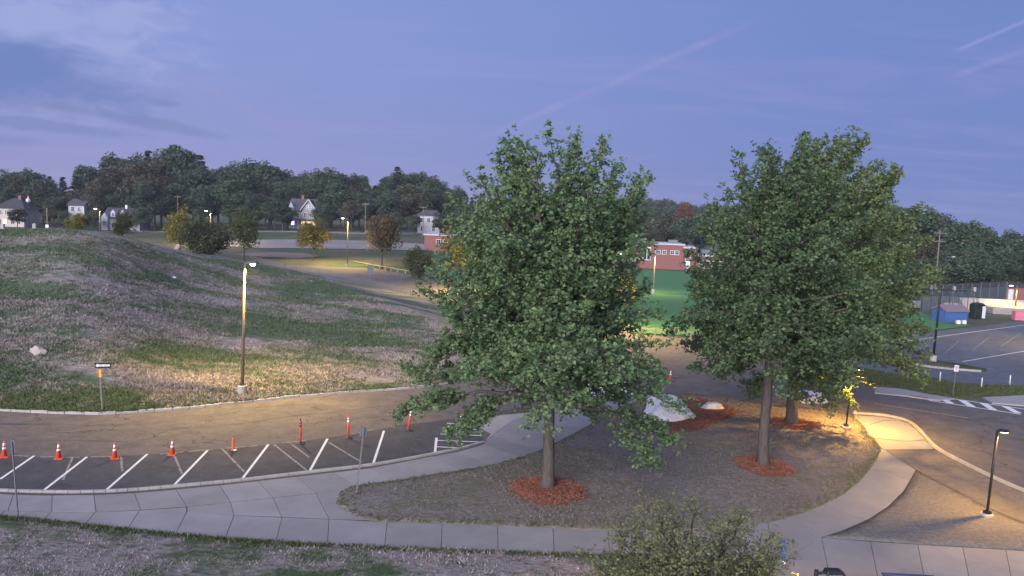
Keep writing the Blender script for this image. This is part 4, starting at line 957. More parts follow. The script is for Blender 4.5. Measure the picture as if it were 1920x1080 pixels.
# queen-anne house with lit porch
h = house_at('house', 567, 252, 'grey gabled house with a lit porch and dark roof')
mb = MB(); mb.box((0, 4, 2.9), (9, 8, 5.8)); gable_wall(mb, -4.5, 4.5, 0, 8, 5.8, 9.6, 'x'); mb.build('wall', 'grey_siding', h)
mb = MB(); mb.box((2.3, -.6, 3.0), (4.4, 1.4, 6.0)); gable_wall(mb, .1, 4.5, -1.3, 4, 6.0, 9.2, 'y'); mb.build('front_wing', 'grey_siding', h)
mb = MB(); gable_roof(mb, -4.5, 4.5, 0, 8, 5.85, 9.8, 'x'); rf = mb.build('roof', 'slate', h); MB().box((-1.0, 4.2, 10.0), (.8, .8, 1.9)).build('chimney', 'brick', rf)
mb = MB(); gable_roof(mb, .1, 4.5, -1.3, 4, 6.0, 9.45, 'y'); mb.build('gable_roof', 'slate', h)
mb = MB()
for s_ in (-1, 1): mb.tube([(2.3 + s_ * 2.65, -1.8, 5.95), (2.3, -1.8, 9.5)], .16, 4)
mb.build('bargeboard', 'white_trim', h)
mb = MB(); mb.add([(-4.9, -.5, 5.9), (-2.4, -.5, 5.9), (-3.65, -.5, 8.6), (-3.65, 3.0, 8.6), (-4.9, 3, 5.9), (-2.4, 3, 5.9)], [(0, 1, 2), (0, 2, 3, 4), (1, 5, 3, 2)]); mb.build('side_gable', 'white_siding', h)
windows(h, [(1.9, 7.0, .6, 1.1), (2.75, 7.0, .6, 1.1)], -1.31); windows(h, [(1.3, 4.4, .9, 1.5), (3.3, 4.4, .9, 1.5)], -1.31); windows(h, [(-3.4, 4.4, .9, 1.5), (-1.5, 4.4, .9, 1.5)], 0); windows(h, [(-3.2, 1.8, .8, 1.0, 'lens_cool')], 0)
mb = MB(); mb.box((2.2, -2.2, 2.95), (6.0, 1.9, .25)); pr = mb.build('porch_roof', 'slate', h)
for q in range(5): MB().box((-.6 + q * 1.4, -2.95, 1.4), (.18, .18, 2.8)).build('porch_post', 'white_trim', h)
windows(h, [(.6, 1.6, 1.2, 1.7, 'window_lit'), (2.3, 1.6, 1.2, 1.7, 'window_lit'), (3.8, 1.6, .9, 1.7, 'window_dim')], -1.31)
# hip-roofed house
h = house_at('house', 18, 250, 'cream hip roofed house with one lit window')
MB().box((0, 4, 3), (9.5, 8, 6)).build('wall', 'cream_siding', h); mb = MB(); hip_roof(mb, -4.75, 4.75, 0, 8, 6, 9.2); rf = mb.build('roof', 'dark_roof', h); MB().box((1.2, 4, 9.3), (.9, .9, 1.8)).build('chimney', 'brick', rf)
windows(h, [(-2.9, 4.6, 1.0, 1.4), (-.9, 4.6, 1.0, 1.4), (1.2, 4.6, 1.0, 1.4), (3.1, 4.6, 1.0, 1.4)], 0); windows(h, [(-1.4, 1.7, 1.1, 1.4, 'window_lit'), (3.0, 1.7, 1.1, 1.4), (1.0, 1.7, 1.1, 1.4)], 0)
MB().box((-3.3, -.05, 1.2), (1.0, .1, 2.2)).build('door', 'slate', h)
h = house_at('house', 142, 256, 'small pale blue house half hidden by trees')
MB().box((0, 4, 4.6), (5.2, 7, 6.2)).build('wall', 'white_siding', h); mb = MB(); gable_roof(mb, -2.6, 2.6, .5, 7.5, 7.6, 9.6, 'x'); mb.build('roof', 'slate', h)
windows(h, [(-1.2, 6.2, .9, 1.4), (1.0, 6.2, .9, 1.4), (0, 3.6, .9, 1.4)], .5)
h = house_at('house', 216, 250, 'white gabled house with dark roof and two dormers')
MB().box((0, 4, 1.9), (8.0, 8, 4.0)).build('wall', 'white_siding', h); mb = MB(); gable_roof(mb, -4, 4, 0, 8, 3.9, 7.3, 'x'); rf = mb.build('roof', 'dark_roof', h); MB().box((1.8, 4, 7.5), (.7, .7, 1.5)).build('chimney', 'white_trim', rf)
mb = MB(); mb.box((-2.9, -.5, 2), (2, 1.2, 4)); gable_wall(mb, -3.9, -1.9, -1.1, 2, 4, 5.6, 'y'); mb.build('front_wing', 'white_siding', h)
for x_ in (-.7, 2.4):
    mb = MB(); mb.box((x_, 1.1, 5.0), (1.5, 2.2, 1.4)); gable_wall(mb, x_ - .75, x_ + .75, 0, 2.6, 5.7, 6.7, 'y'); d_ = mb.build('dormer', 'white_siding', h); windows(d_, [(x_, 5.1, .7, .9)], 0)
windows(h, [(-2.9, 2.1, .9, 1.4), (0, 1.8, 1, 1.4), (2.3, 1.8, 1, 1.4)], -1.11)
h = house_at('house', 248, 249, 'low white garage beside the white gabled house')
MB().box((0, 3, 1.5), (4.8, 6, 3.0)).build('wall', 'white_siding', h); mb = MB(); gable_roof(mb, -2.4, 2.4, 0, 6, 3.0, 4.6, 'x'); mb.build('roof', 'dark_roof', h); MB().box((-1.0, -.04, 1.2), (2.0, .1, 2.2)).build('door', 'white_trim', h); windows(h, [(1.3, 1.7, 1.0, 1.1)], 0)
h = house_at('house', 803, 246, 'white two storey house with hip roof behind a utility pole')
MB().box((0, 4, 2.9), (7.0, 7, 5.8)).build('wall', 'white_siding', h); mb = MB(); hip_roof(mb, -3.5, 3.5, .5, 7.5, 5.8, 7.6, .5, .5); mb.build('roof', 'slate', h); windows(h, [(-2, 4.3, .9, 1.3), (0, 4.3, .9, 1.3), (2, 4.3, .9, 1.3), (-2, 1.6, .9, 1.4), (1.6, 1.6, .9, 1.4)], .5)
# brick school
def flat_block(parent, x0, x1, y0, y1, z0, z1, m='brick'):
    MB().box(((x0 + x1) / 2, (y0 + y1) / 2, (z0 + z1) / 2), (x1 - x0, y1 - y0, z1 - z0)).build('wall', m, parent)
    MB().box(((x0 + x1) / 2, (y0 + y1) / 2, z1 + .17), (x1 - x0 + .5, y1 - y0 + .5, .34)).build('roof', 'flat_roof', parent)
p0 = G(1247, 505); sch = empty('school_building', (p0.x, p0.y, 0), R(-6), 'long flat roofed brick school with white window bands', 'building')
sch.scale = (1.05, 1.05, 1.05)
flat_block(sch, -6.5, 4.2, 0, 14, 0, 5.9)
windows(sch, [(-1.9, 4.1, 1.0, .8), (-.4, 4.1, .8, .8), (1.5, 4.1, .8, .8), (2.6, 4.1, .8, .8)][:4], 0, 'window_glass')
MB().box((-5.0, -.06, 3.6), (2.8, .14, 3.2)).build('glazed_panel', 'white_trim', sch)
for q in range(3): MB().box((-5.9 + q * .9, -.16, 3.5), (.7, .08, 2.6)).build('pane', 'window_glass', sch)
flat_block(sch, 4.2, 7.0, -.6, 12, 0, 5.3); windows(sch, [(5.2, 3.9, .9, .8), (5.2, 2.7, .9, .8)], -.6); MB().box((5.2, -.66, 1.1), (1.1, .12, 2.2)).build('door', 'white_trim', sch)
flat_block(sch, 7.0, 44, -2, 10, 0, 3.6)
windows(sch, [(9 + q * 3.0, 1.7, 2.4, 1.5) for q in range(12)], -2)
flat_block(sch, -40, -6.5, 1.5, 12, 0, 3.8); windows(sch, [(-38 + q * 3.1, 1.9, 2.4, 1.6) for q in range(10)], 1.5)
MB().box((-9, -.3, 1.9), (4.5, 3.4, .3)).build('canopy', 'white_trim', sch)
for q in range(6): MB().box((-22 + q * 8, 6, 6.6 if -15 < -22 + q * 8 < 6 else 4.5), (2.2, 1.6, .9)).build('roof_unit', 'galvanised', sch)
p0 = GT(832, 472, 120); br = empty('brick_building', p0, R(-18), 'low red brick building with pale roof behind the sports field', 'building')
flat_block(br, -5.5, 6, 0, 10, -.2, 4.0); windows(br, [(-1.5, 2.4, 1.1, 1.2), (.4, 2.4, 1.1, 1.2), (3.0, 2.4, 1.1, 1.2)], 0)
p0 = at(900, 448, 225); wb = empty('white_building', (p0.x, 225, T(p0.x, 225)), 0, 'low white building with shallow roof far behind the broad oak', 'building')
MB().box((0, 5, 1.8), (15, 9, 3.8)).build('wall', 'white_siding', wb); mb = MB(); gable_roof(mb, -7.5, 7.5, .5, 9.5, 3.6, 5.4, 'x'); mb.build('roof', 'flat_roof', wb); windows(wb, [(-5 + q * 2.6, 2.0, 1.4, 1.2) for q in range(5)], .5)

# ------------------------------------------------------------------ lamps
WARM = (1.0, .66, .20); COOL = (.86, .80, 1.0)
def spot(parent, loc, power, col, size=152, blend=.5, rad=.12):
    power *= 1.35
    l = bpy.data.lights.new('bulb', 'SPOT'); l.energy = power; l.color = col; l.spot_size = R(size); l.spot_blend = blend; l.shadow_soft_size = rad
    o = bpy.data.objects.new('bulb', l); COL.objects.link(o); o.parent = parent; o.location = loc; return o
def tall_lamp(base, H, rz, label, power, col=WARM, lens='lens_cool', halo=True, tilt=(0, 0), group=None, pole='pole_bronze', arm=.55, hs=1.0):
    t = empty('street_lamp', base, rz, label, 'lamp', group, tilt)
    MB().lathe([(.30, -.3), (.30, .55), (.27, .6), (.20, .6)], 14).build('footing', 'plain_concrete', t)
    mb = MB(); mb.box((0, 0, .63), (.36, .36, .06)); mb.build('base_plate', 'cabinet_dark', t)
    MB().tube([(0, 0, .6), (0, 0, H * .5), (0, 0, H)], [.11, .09, .065], 8).build('pole', pole, t, True)
    MB().tube([(0, 0, H - .12), (arm * .5, 0, H - .02), (arm, 0, H)], [.045, .04, .04], 6).build('arm', pole, t)
    hd = MB(); hd.add([(arm - .1, -.14, H - .06), (arm + .62 * hs, -.17, H - .04), (arm + .62 * hs, .17, H - .04), (arm - .1, .14, H - .06), (arm, -.10, H + .12), (arm + .5 * hs, -.12, H + .10), (arm + .5 * hs, .12, H + .10), (arm, .10, H + .12)], [(3, 2, 1, 0), (4, 5, 6, 7), (0, 1, 5, 4), (1, 2, 6, 5), (2, 3, 7, 6), (3, 0, 4, 7)]); head = hd.build('lamp_head', 'dark_metal', t)
    MB().lathe([(.17 * hs, 0), (.15 * hs, -.07), (.08 * hs, -.12), (.02, -.13)], 12, (arm + .28 * hs, 0, H - .065)).build('lens', lens, head)  # hs oversizes the far lenses to imitate the bloom around them
    if power: spot(t, (arm + .28 * hs, 0, H - .25), power, col)
    return t
p = GT(454, 740, 40); tall_lamp(p, 8.35, 0, 'tall bronze street lamp on a concrete footing at the hill foot', 6800, tilt=(0, R(.8)), arm=.22)
p = G(1651 - 1000, 500); tall_lamp(Vector((p.x, p.y, 0)), at(655, 409, p.y).z, math.pi, 'lit street lamp with a white panel beside the infield guard rail', 14000, hs=2.0)
def lamp_by_top(px, py, depth, label, power, rz=math.pi, **k):
    q = at(px, py, depth); g = T(q.x, depth); return tall_lamp((q.x, depth, g), q.z - g, rz, label, power, **k)
lamp_by_top(395, 395, 200, 'lit street lamp rising behind the dark bush', 7000, hs=2.2)
lamp_by_top(187, 391, 205, 'lit street lamp in front of the white gabled house', 7000, hs=2.2)
lamp_by_top(1908, 535, 120, 'lit lamp glaring beside the skate park wall', 1800, rz=math.pi, hs=1.6)
lamp_by_top(1229, 477, 130, 'yellow lit lamp pole in front of the brick school', 2200, lens='lens_warm', pole='timber', arm=.2)
lamp_by_top(1165, 452, 82, 'street lamp hidden behind the broad oak', 14000)
lamp_by_top(905, 440, 118, 'street lamp by the driveway bend behind the broad oak', 20000)
p = G(1749, 680); tall_lamp((p.x, p.y, .12), at(1766, 478, p.y).z - .12, 0, 'unlit dark lamp pole on the parking lot island', 0, pole='dark_metal', lens='white_plastic', tilt=(0, R(1.0)))
lamp_by_top(2010, 500, 85, 'tall lamp by the far parking lot edge', 2600)
def post_lamp(base, H, rz, label, power, tilt=(0, 0), foot=True):
    t = empty('post_lamp', base, rz, label, 'lamp', None, tilt)
    if foot: MB().lathe([(.27, -.2), (.27, .10), (.24, .13)], 16).build('footing', 'plain_concrete', t); MB().box((0, 0, .19), (.26, .26, .12), 0, .8).build('base_plate', 'dark_metal', t)
    MB().tube([(0, 0, .1), (0, 0, H)], [.055, .05], 8).build('pole', 'dark_metal', t, True)
    MB().tube([(0, 0, H - .08), (.28, 0, H - .06)], [.035, .035], 6).build('arm', 'dark_metal', t)
    mb = MB(); mb.add([(.2, -.13, H - .10), (.68, -.15, H - .10), (.68, .15, H - .10), (.2, .13, H - .10), (.24, -.10, H + .03), (.62, -.12, H + .0), (.62, .12, H + .0), (.24, .10, H + .03)], [(3, 2, 1, 0), (4, 5, 6, 7), (0, 1, 5, 4), (1, 2, 6, 5), (2, 3, 7, 6), (3, 0, 4, 7)]); hd = mb.build('lamp_head', 'dark_metal', t, bevel=.02)
    MB().box((.45, 0, H - .115), (.30, .18, .03)).build('lens', 'lens_warm', hd)
    spot(t, (.45, 0, H - .2), power, (1.0, .54, .11), 166, .45, .06); return t
p = G(1850, 968, KZ); post_lamp(p, 3.72, R(25), 'slim black post lamp on the bare lawn wedge', 1100, (0, R(2.4)))
p = GI(1586, 803); post_lamp((p.x, p.y, p.z), 3.7, R(-5), 'slim black post lamp under the rear oak by the lit apron', 3000, (0, R(2.0)))
q = at(1531, 1069, 17.6); post_lamp((q.x, q.y, KZ), q.z - KZ, R(6), 'black post lamp rising from below the lower sidewalk', 2500)

# ------------------------------------------------------------------ cones, delineators
def cone(base, label, kind='striped', rz=0.0, group=None):
    t = empty('traffic_cone', base, rz, label, 'cone', group); t.scale = (.86, .86, .88)
    if kind == 'striped':
        MB().box((0, 0, .025), (.42, .42, .05)).build('base', 'cone_orange', t, bevel=.012)
        prof = lambda z: .155 - .125 * (z / .86)
        MB().lathe([(prof(.05), .05), (prof(.84), .84), (.022, .87)], 16).build('body', 'cone_orange', t, True)
        for z0, z1 in ((.42, .54), (.60, .76)): MB().lathe([(prof(z0) + .004, z0), (prof(z1) + .004, z1)], 16).build('reflective_collar', 'cone_white', t, True)
    else:
        MB().box((0, 0, .03), (.36, .36, .06)).build('base', 'rubber', t, bevel=.012); MB().lathe([(.10, .06), (.075, .12), (.072, .68), (.05, .74)], 14).build('body', 'cone_orange', t, True)
        MB().box((.13, -.02, .09), (.16, .16, .05)).build('foot_flap', 'cone_white', t)
    return t
def delin(base, label, lean=(0, 0), dark=False, group=None):
    t = empty('delineator_post', base, random.uniform(0, 1), label, 'delineator', group)
    MB().lathe([(.23, 0), (.23, .035), (.12, .07), (.06, .09)], 8).build('base', 'rubber', t)
    d = Vector((math.tan(lean[0]), math.tan(lean[1]), 1)); f = lambda z: d * z
    t.rotation_euler = (0, 0, 0); t.scale = (1.08, 1.08, 1.13)
    MB().tube([f(.06), f(1.0), f(1.04)], [.055, .05, .03], 12).build('post', 'cone_orange', t, True)
    MB().tube([f(1.04), f(1.16)], [.022, .03], 8).build('handle', 'rubber' if dark else 'cone_orange', t)
    for z in ((.78, .88), (.93, .99)): MB().tube([f(z[0]), f(z[1])], [.0545, .0535], 12, False).build('reflective_collar', 'rubber' if dark else 'cone_white', t, True)
    return t
cone(G(8, 857), 'orange striped traffic cone hidden behind the grey sign back', rz=.3)
cone(G(110, 860), 'bright striped traffic cone, second in the row from the grey sign back', rz=.2); cone(G(215, 860), 'dirty darker striped traffic cone in the parking row', rz=.5); cone(G(323, 853), 'striped traffic cone beside the plain orange tube cone', rz=.1)
cone(G(437, 846), 'plain orange tube cone without stripes at the bay line', 'plain')
delin(G(563, 832), 'orange delineator post with a dark banded top', (.0, 0), True); delin(G(653, 822), 'upright orange delineator post behind the grey bay sign', (-.01, 0)); delin(G(765, 808), 'orange delineator post leaning towards the broad oak', (.13, .0))
cone(G(864, 801), 'low orange cone at the hatched bay under oak leaves', rz=.3); cone(G(1257, 712), 'orange cone on the road between the oak crowns', rz=.2)

# ------------------------------------------------------------------ signs
def text_mesh(body, size, m, parent, mtx):
    cu = bpy.data.curves.new('lettering', 'FONT'); cu.body = body; cu.size = size; cu.align_x = 'CENTER'; cu.align_y = 'CENTER'
    o = bpy.data.objects.new('lettering', cu); COL.objects.link(o)
    dg = bpy.context.evaluated_depsgraph_get(); me = bpy.data.meshes.new_from_object(o.evaluated_get(dg)); bpy.data.objects.remove(o)
    me.transform(mtx); return link_mesh('lettering', me, m, parent)
def sign_post(base, H, label, tilt, rz=0.0, name='road_sign'):
    t = empty(name, base, rz, label, 'sign', None, tilt); MB().box((0, 0, H / 2 - .1), (.06, .035, H + .2)).build('post', 'galvanised', t); return t
p = GT(192, 771, 40)
t = sign_post(p, 2.75, 'black and white one way arrow sign on a leaning post', (0, R(-3.2)))
ow = MB(); ow.box((.22, -.03, 2.62), (.92, .012, .31)); ow = ow.build('panel', 'sign_black', t)
ar = MB(); yv = -.0385; ar.add([(-.19, yv, 2.62), (-.06, yv, 2.725), (-.06, yv, 2.675), (.60, yv, 2.675), (.60, yv, 2.565), (-.06, yv, 2.565), (-.06, yv, 2.515)], [(0, 6, 5, 4, 3, 2, 1)]); ar.build('arrow', 'sign_white', ow)
text_mesh('ONE WAY', .115, 'sign_black', ow, Matrix.Translation((.28, -.0405, 2.62)) @ Matrix.Rotation(R(90), 4, 'X'))
MB().box((0, -.03, 2.18), (.19, .012, .44)).build('marker_panel', 'sign_yellow', t); MB().box((-.06, -.038, 2.18), (.05, .006, .42)).build('marker_stripe', 'sign_red', t)
def back_sign(base, H, w, h, label, tilt, rz):
    t = sign_post(base, H, label, tilt, rz); pn = MB().box((0, .035, H - h / 2 + .05), (w, .012, h)).build('panel', 'sign_back', t, bevel=.004)
    MB().box((0, -.005, H - h * .15), (.04, .05, .04)).build('bolt', 'galvanised', t); MB().box((0, -.005, H - h * .75), (.04, .05, .04)).build('bolt', 'galvanised', t); return t
back_sign(GI(668, 926), 2.85, .30, .46, 'grey sign back on a post at the island tip', (0, R(5.2)), R(8)); back_sign(G(34, 970, KZ), 2.85, .30, .48, 'grey sign back on a post at the lawn edge', (0, R(-6.0)), R(-28))
p = G(1786, 742, .12); t = sign_post(p, 2.2, 'white sign with red lettering rows on the grass verge', (0, R(2.5)))
pn = MB().box((0, -.03, 2.05), (.32, .012, .47)).build('panel', 'sign_white', t)
for z_, w_ in ((2.19, .2), (2.10, .22), (2.02, .16), (1.93, .2)): MB().box((0, -.039, z_), (w_, .006, .04)).build('print_row', 'sign_red', pn)
p = G(694, 527); t = sign_post(p, 2.6, 'tall grey sign back beside the driveway fence', (0, 0)); MB().box((0, -.03, 1.9), (1.0, .03, 1.5)).build('panel', 'sign_back', t)
for px, py in ((1840, 727), (1762, 716), (1893, 722)):
    p = G(px, py, .13); mb = MB(); mb.lathe([(.05, -.1), (.045, .75), (.02, .8)], 8); o = mb.build('marker_post', 'white_plastic', None, True); o.location = p; tag(o, 'thin white marker post on the grass verge', 'post', 'marker posts on the verge')
p = G(1470, 1064, KZ); t = empty('marker_post', p, 0, 'blue marker post beside the small olive tree', 'post', None, (0, R(-5))); MB().lathe([(.06, -.1), (.055, .95), (.02, 1.02)], 10).build('post', 'marker_blue', t, True); MB().lathe([(.062, .12), (.062, .26)], 10).build('band', 'white_plastic', t, True)
p = at(1702, 1076, 23.2); t = empty('bench', (p.x, p.y, KZ), R(-2), 'dark blue metal bench on the lower sidewalk, only its back rail showing', 'bench'); hz = p.z - KZ
MB().tube([(-.8, 0, hz - .03), (.8, 0, hz - .03)], .03, 8).build('back_rail', 'bench_blue', t); MB().box((0, -.02, hz - .22), (1.5, .03, .30)).build('backrest', 'bench_blue', t, bevel=.008); MB().box((0, -.28, .44), (1.5, .46, .04)).build('seat', 'bench_blue', t, bevel=.01)
for s_ in (-1, 1): MB().tube([(s_ * .74, .0, 0), (s_ * .74, 0, hz - .03)], .028, 8).build('leg', 'bench_blue', t); MB().tube([(s_ * .74, -.46, 0), (s_ * .74, -.46, .44)], .028, 8).build('leg', 'bench_blue', t)

# ------------------------------------------------------------------ boulders
def boulder(name, base, dx, dy, dz, seed, m, label, flat=None, rz=0.0):
    bm = bmesh.new(); bmesh.ops.create_icosphere(bm, subdivisions=5, radius=1.0); rd = random.Random(seed)
    planes = [(Vector((rd.gauss(0, 1), rd.gauss(0, 1), rd.gauss(.25, .8))).normalized(), rd.uniform(.62, .85)) for _ in range(13)]
    if flat: planes += flat
    for v in bm.verts:
        for n_, d_ in planes:
            k = v.co.dot(n_)
            if k > d_: v.co -= n_ * (k - d_) * .93
        v.co += v.co.normalized() * (.075 * mnoise.noise(v.co * 2.4 + Vector((seed, 0, 0))) + .035 * mnoise.noise(v.co * 6.5) + .016 * mnoise.noise(v.co * 17))
        v.co.x *= dx; v.co.y *= dy; v.co.z *= dz
        if v.co.z < -.3 * dz: v.co.z = -.3 * dz
    me = bpy.data.meshes.new(name); bm.to_mesh(me); bm.free()
    o = link_mesh(name, me, m, None, True); o.location = base; o.rotation_euler = (0, 0, rz); return tag(o, label, 'boulder')
p = GI(1256, 786); boulder('boulder', p + Vector((0, .3, .2)), 1.95, 1.45, 1.45, 5, 'boulder_paint', 'large white painted boulder on red mulch', [(Vector((.45, -.5, .75)).normalized(), .5), (Vector((-.7, -.2, .6)).normalized(), .62)], R(-8))
p = GI(1336, 768); boulder('boulder', p + Vector((0, .1, .08)), .88, .62, .52, 9, 'boulder_paint', 'small flat white painted boulder on red mulch')
p = GT(68, 666, 40); boulder('boulder', p + Vector((0, .2, .05)), .62, .5, .55, 14, 'field_stone', 'grey field stone embedded in the hillside')
p = GT(325, 521, 40); boulder('boulder', p + Vector((0, 0, .0)), .5, .3, .16, 17, 'boulder_paint', 'flat pale stone near the hill shoulder')

# ------------------------------------------------------------------ fences, rails
pp = [(470, 489), (492, 494.5), (514, 499), (535, 503), (556, 507), (577, 511.5), (597, 516), (618, 520.5), (639, 525), (658, 529), (677, 533), (697, 538), (716, 542), (735, 546.5), (753, 550.5), (770, 554), (787, 558), (804, 562), (822, 566.5), (842, 571)]
fp = [G(*q) for q in pp]
fe = empty('chain_link_fence', fp[0], 0, 'waist high chain link fence along the driveway behind the hill', 'fence'); o_ = fp[0]
for q in fp: MB().tube([q - o_ + Vector((0, 0, -.3)), q - o_ + Vector((0, 0, 1.15))], .035, 6).build('post', 'galvanised', fe)
MB().tube([q - o_ + Vector((0, 0, 1.12)) for q in fp], .022, 5).build('top_rail', 'galvanised', fe)
for a, b in zip(fp, fp[1:]):
    a = a - o_; b = b - o_; MB().add([a + Vector((0, 0, .02)), b + Vector((0, 0, .02)), b + Vector((0, 0, 1.1)), a + Vector((0, 0, 1.1))], [(0, 1, 2, 3)]).build('wire_panel', 'chain_link', fe)
gl_ = smooth_line([(600, 487.5), (640, 491), (700, 502), (760, 513), (860, 532), (950, 555), (1100, 602), (1200, 626), (1345, 638)], 5); gp = [G(*q) for q in gl_]
gr_ = empty('guard_rail', gp[0], 0, 'pale timber guard rail between driveway and sports field', 'guard rail'); o_ = gp[0]
acc = 0.0; last = gp[0]
MB().box((0, 0, .3), (.16, .16, .8)).build('post', 'timber', gr_)
for a, b in zip(gp, gp[1:]):
    A = a - o_; B = b - o_; d = (B - A).normalized(); n = Vector((-d.y, d.x, 0)) * .06
    up_ = Vector((0, 0, .14)); z_ = Vector((0, 0, .58)); mb = MB(); e = d * .02
    mb.add([A + e - n + z_, B - e - n + z_, B - e + n + z_, A + e + n + z_, A + e - n + z_ + up_, B - e - n + z_ + up_, B - e + n + z_ + up_, A + e + n + z_ + up_], [(3, 2, 1, 0), (4, 5, 6, 7), (0, 1, 5, 4), (1, 2, 6, 5), (2, 3, 7, 6), (3, 0, 4, 7)]); mb.build('rail', 'timber', gr_)
    MB().box((B.x, B.y, .26), (.17, .17, .72)).build('post', 'timber', gr_)
# goal
p = G(773, 478); t = empty('football_goal', p, R(20), 'white football goal frame on the sports field', 'goal')
for s_ in (-1, 1): MB().tube([(s_ * 1.8, 0, -.1), (s_ * 1.8, 0, 2.1)], .07, 6).build('goal_post', 'white_plastic', t); MB().tube([(s_ * 1.8, 0, 2.1), (s_ * 1.8, 1.2, 0)], .04, 5).build('stay', 'white_plastic', t)
MB().tube([(-1.8, 0, 2.1), (1.8, 0, 2.1)], .07, 6).build('crossbar', 'white_plastic', t)
# utility poles
def upole(px, ptop, depth, label, arms=1, col='wood_pole', r=.15):
    q = at(px, ptop, depth); g = T(q.x, depth); H = q.z - g; t = empty('utility_pole', (q.x, depth, g), random.uniform(-.3, .3), label, 'utility pole')
    MB().tube([(0, 0, -.3), (0, 0, H)], [r, r * .65], 8).build('pole', col, t)
    for k in range(arms):
        a = MB().box((0, -.12, H - .5 - k * 1.5), (2.4, .12, .14)).build('crossarm', col, t)
        for x_ in (-1.1, -.5, .5, 1.1): MB().lathe([(.06, 0), (.07, .1), (.03, .2)], 6, (x_, -.12, H - .43 - k * 1.5)).build('insulator', 'galvanised', a)
    return t
upole(333, 366, 240, 'wooden utility pole rising behind the yellow tipped young tree'); upole(686, 380, 240, 'pale utility pole beside the far street', 1, 'galvanised', .18); upole(794, 386, 236, 'utility pole in front of the white two storey house'); upole(1763, 432, 140, 'wooden utility pole with two crossarms behind the courts', 2); upole(530, 388, 246, 'thin utility pole beside the grey gabled house', 1)
q = at(53, 372, 225); g = T(q.x, 225); t = empty('street_lamp', (q.x, 225, g), 0, 'dark post with a pale globe top beside the cream house', 'lamp'); MB().tube([(0, 0, -.3), (0, 0, q.z - g - 1.0)], [.16, .12], 8).build('pole', 'dark_metal', t); MB().lathe([(.25, 0), (.62, .35), (.6, .9), (.2, 1.3), (.08, 1.9)], 12, (0, 0, q.z - g - 1.2)).build('globe', 'white_trim', t, True)
q = at(88, 390, 105); g = T(q.x, 105); t = empty('marker_pole', (q.x, 105, g), 0, 'thin yellow lit pole with a small plate on the hill crest', 'pole'); MB().tube([(0, 0, -.3), (0, 0, q.z - g)], .05, 6).build('pole', 'timber', t); MB().box((0, -.05, .5), (.42, .04, .42)).build('plate', 'sign_white', t)
for px, lb in ((65, 'squat pale utility box on the hill crest'), (5, 'pale stone gate post on the hill crest')):
    p = at(px, 425, 104); g = T(p.x, 104); o = MB().box((0, 0, .35), (.5, .4, 1.0), 0, .9).build('utility_box', 'plain_concrete', None, bevel=.05); o.location = (p.x, 104, g); tag(o, lb, 'box')

# ------------------------------------------------------------------ courts, shed and skate park on the right
SC = lambda px, py: G(px, py)
a, b = SC(1725, 583), SC(1885, 570)
sc = empty('court_screen', a, 0, 'long dark green windscreen fence in front of the woods', 'fence'); d = b - a; n_ = 9
ht = at(1800, 541, (a.y + b.y) / 2).z
for k in range(n_ + 1): q = d * (k / n_); MB().tube([q + Vector((0, 0, -.2)), q + Vector((0, 0, ht + .9))], .045, 6).build('post', 'galvanised', sc)
for k in range(n_):
    q0 = d * (k / n_ + .004); q1 = d * ((k + 1) / n_ - .004); MB().add([q0, q1, q1 + Vector((0, 0, ht)), q0 + Vector((0, 0, ht))], [(0, 1, 2, 3)]).build('screen_panel', 'screen_green', sc)
    MB().add([q0 + Vector((0, 0, ht)), q1 + Vector((0, 0, ht)), q1 + Vector((0, 0, ht + .9)), q0 + Vector((0, 0, ht + .9))], [(0, 1, 2, 3)]).build('wire_panel', 'chain_link', sc)
for k, px in enumerate((1746, 1789, 1827)):
    q = at(px, 548, a.y + 2.5); t = empty('flood_box', (q.x, a.y + 2.5, 0), 0, 'small pale box on a pole above the court screen', 'box', 'boxes above the court screen'); MB().tube([(0, 0, -.1), (0, 0, ht)], .06, 6).build('pole', 'galvanised', t); MB().box((0, 0, ht + .4), (.36, .3, .7)).build('housing', 'plain_concrete', t, bevel=.03)
# blue shed
p = SC(1793, 604); t = empty('shed', p, R(14), 'blue wooden shed with grey pitched roof at the lot edge', 'shed'); 
mb = MB(); mb.box((0, 1.2, .75), (3.5, 2.4, 1.6)); gable_wall(mb, -1.75, 1.75, 0, 2.4, 1.55, 2.1, 'x'); mb.build('wall', 'blue_shed_paint', t); mb = MB(); gable_roof(mb, -1.75, 1.75, 0, 2.4, 1.62, 2.25, 'x', .15); mb.build('roof', 'shed_roof', t); MB().box((-1.0, -.03, .75), (.9, .06, 1.4)).build('door', 'blue_shed_paint', t); MB().box((-.65, -.07, .75), (.06, .05, .14)).build('handle', 'galvanised', t)
for k, px in enumerate((1796, 1807)):
    q = SC(px, 607); o = MB().box((0, 0, .22), (.52, .45, .5), 0, .92).build('plastic_crate', 'white_plastic', None, bevel=.04); o.location = q; tag(o, 'white plastic crate standing by the blue shed', 'crate', 'white crates by the blue shed')
p = SC(1837, 598); t = empty('portable_toilet', p, R(12), 'dark green portable cabin with a white door beside the shed', 'cabin'); MB().box((0, .6, 1.0), (1.7, 1.2, 2.0), 0, .97).build('body', 'cabinet_dark', t, bevel=.04); MB().lathe([(.95, 0), (.7, .2), (.2, .3)], 10, (0, .6, 2.0)).build('roof', 'cabinet_dark', t); MB().box((.55, -.03, .95), (.5, .06, 1.7)).build('door', 'white_plastic', t)
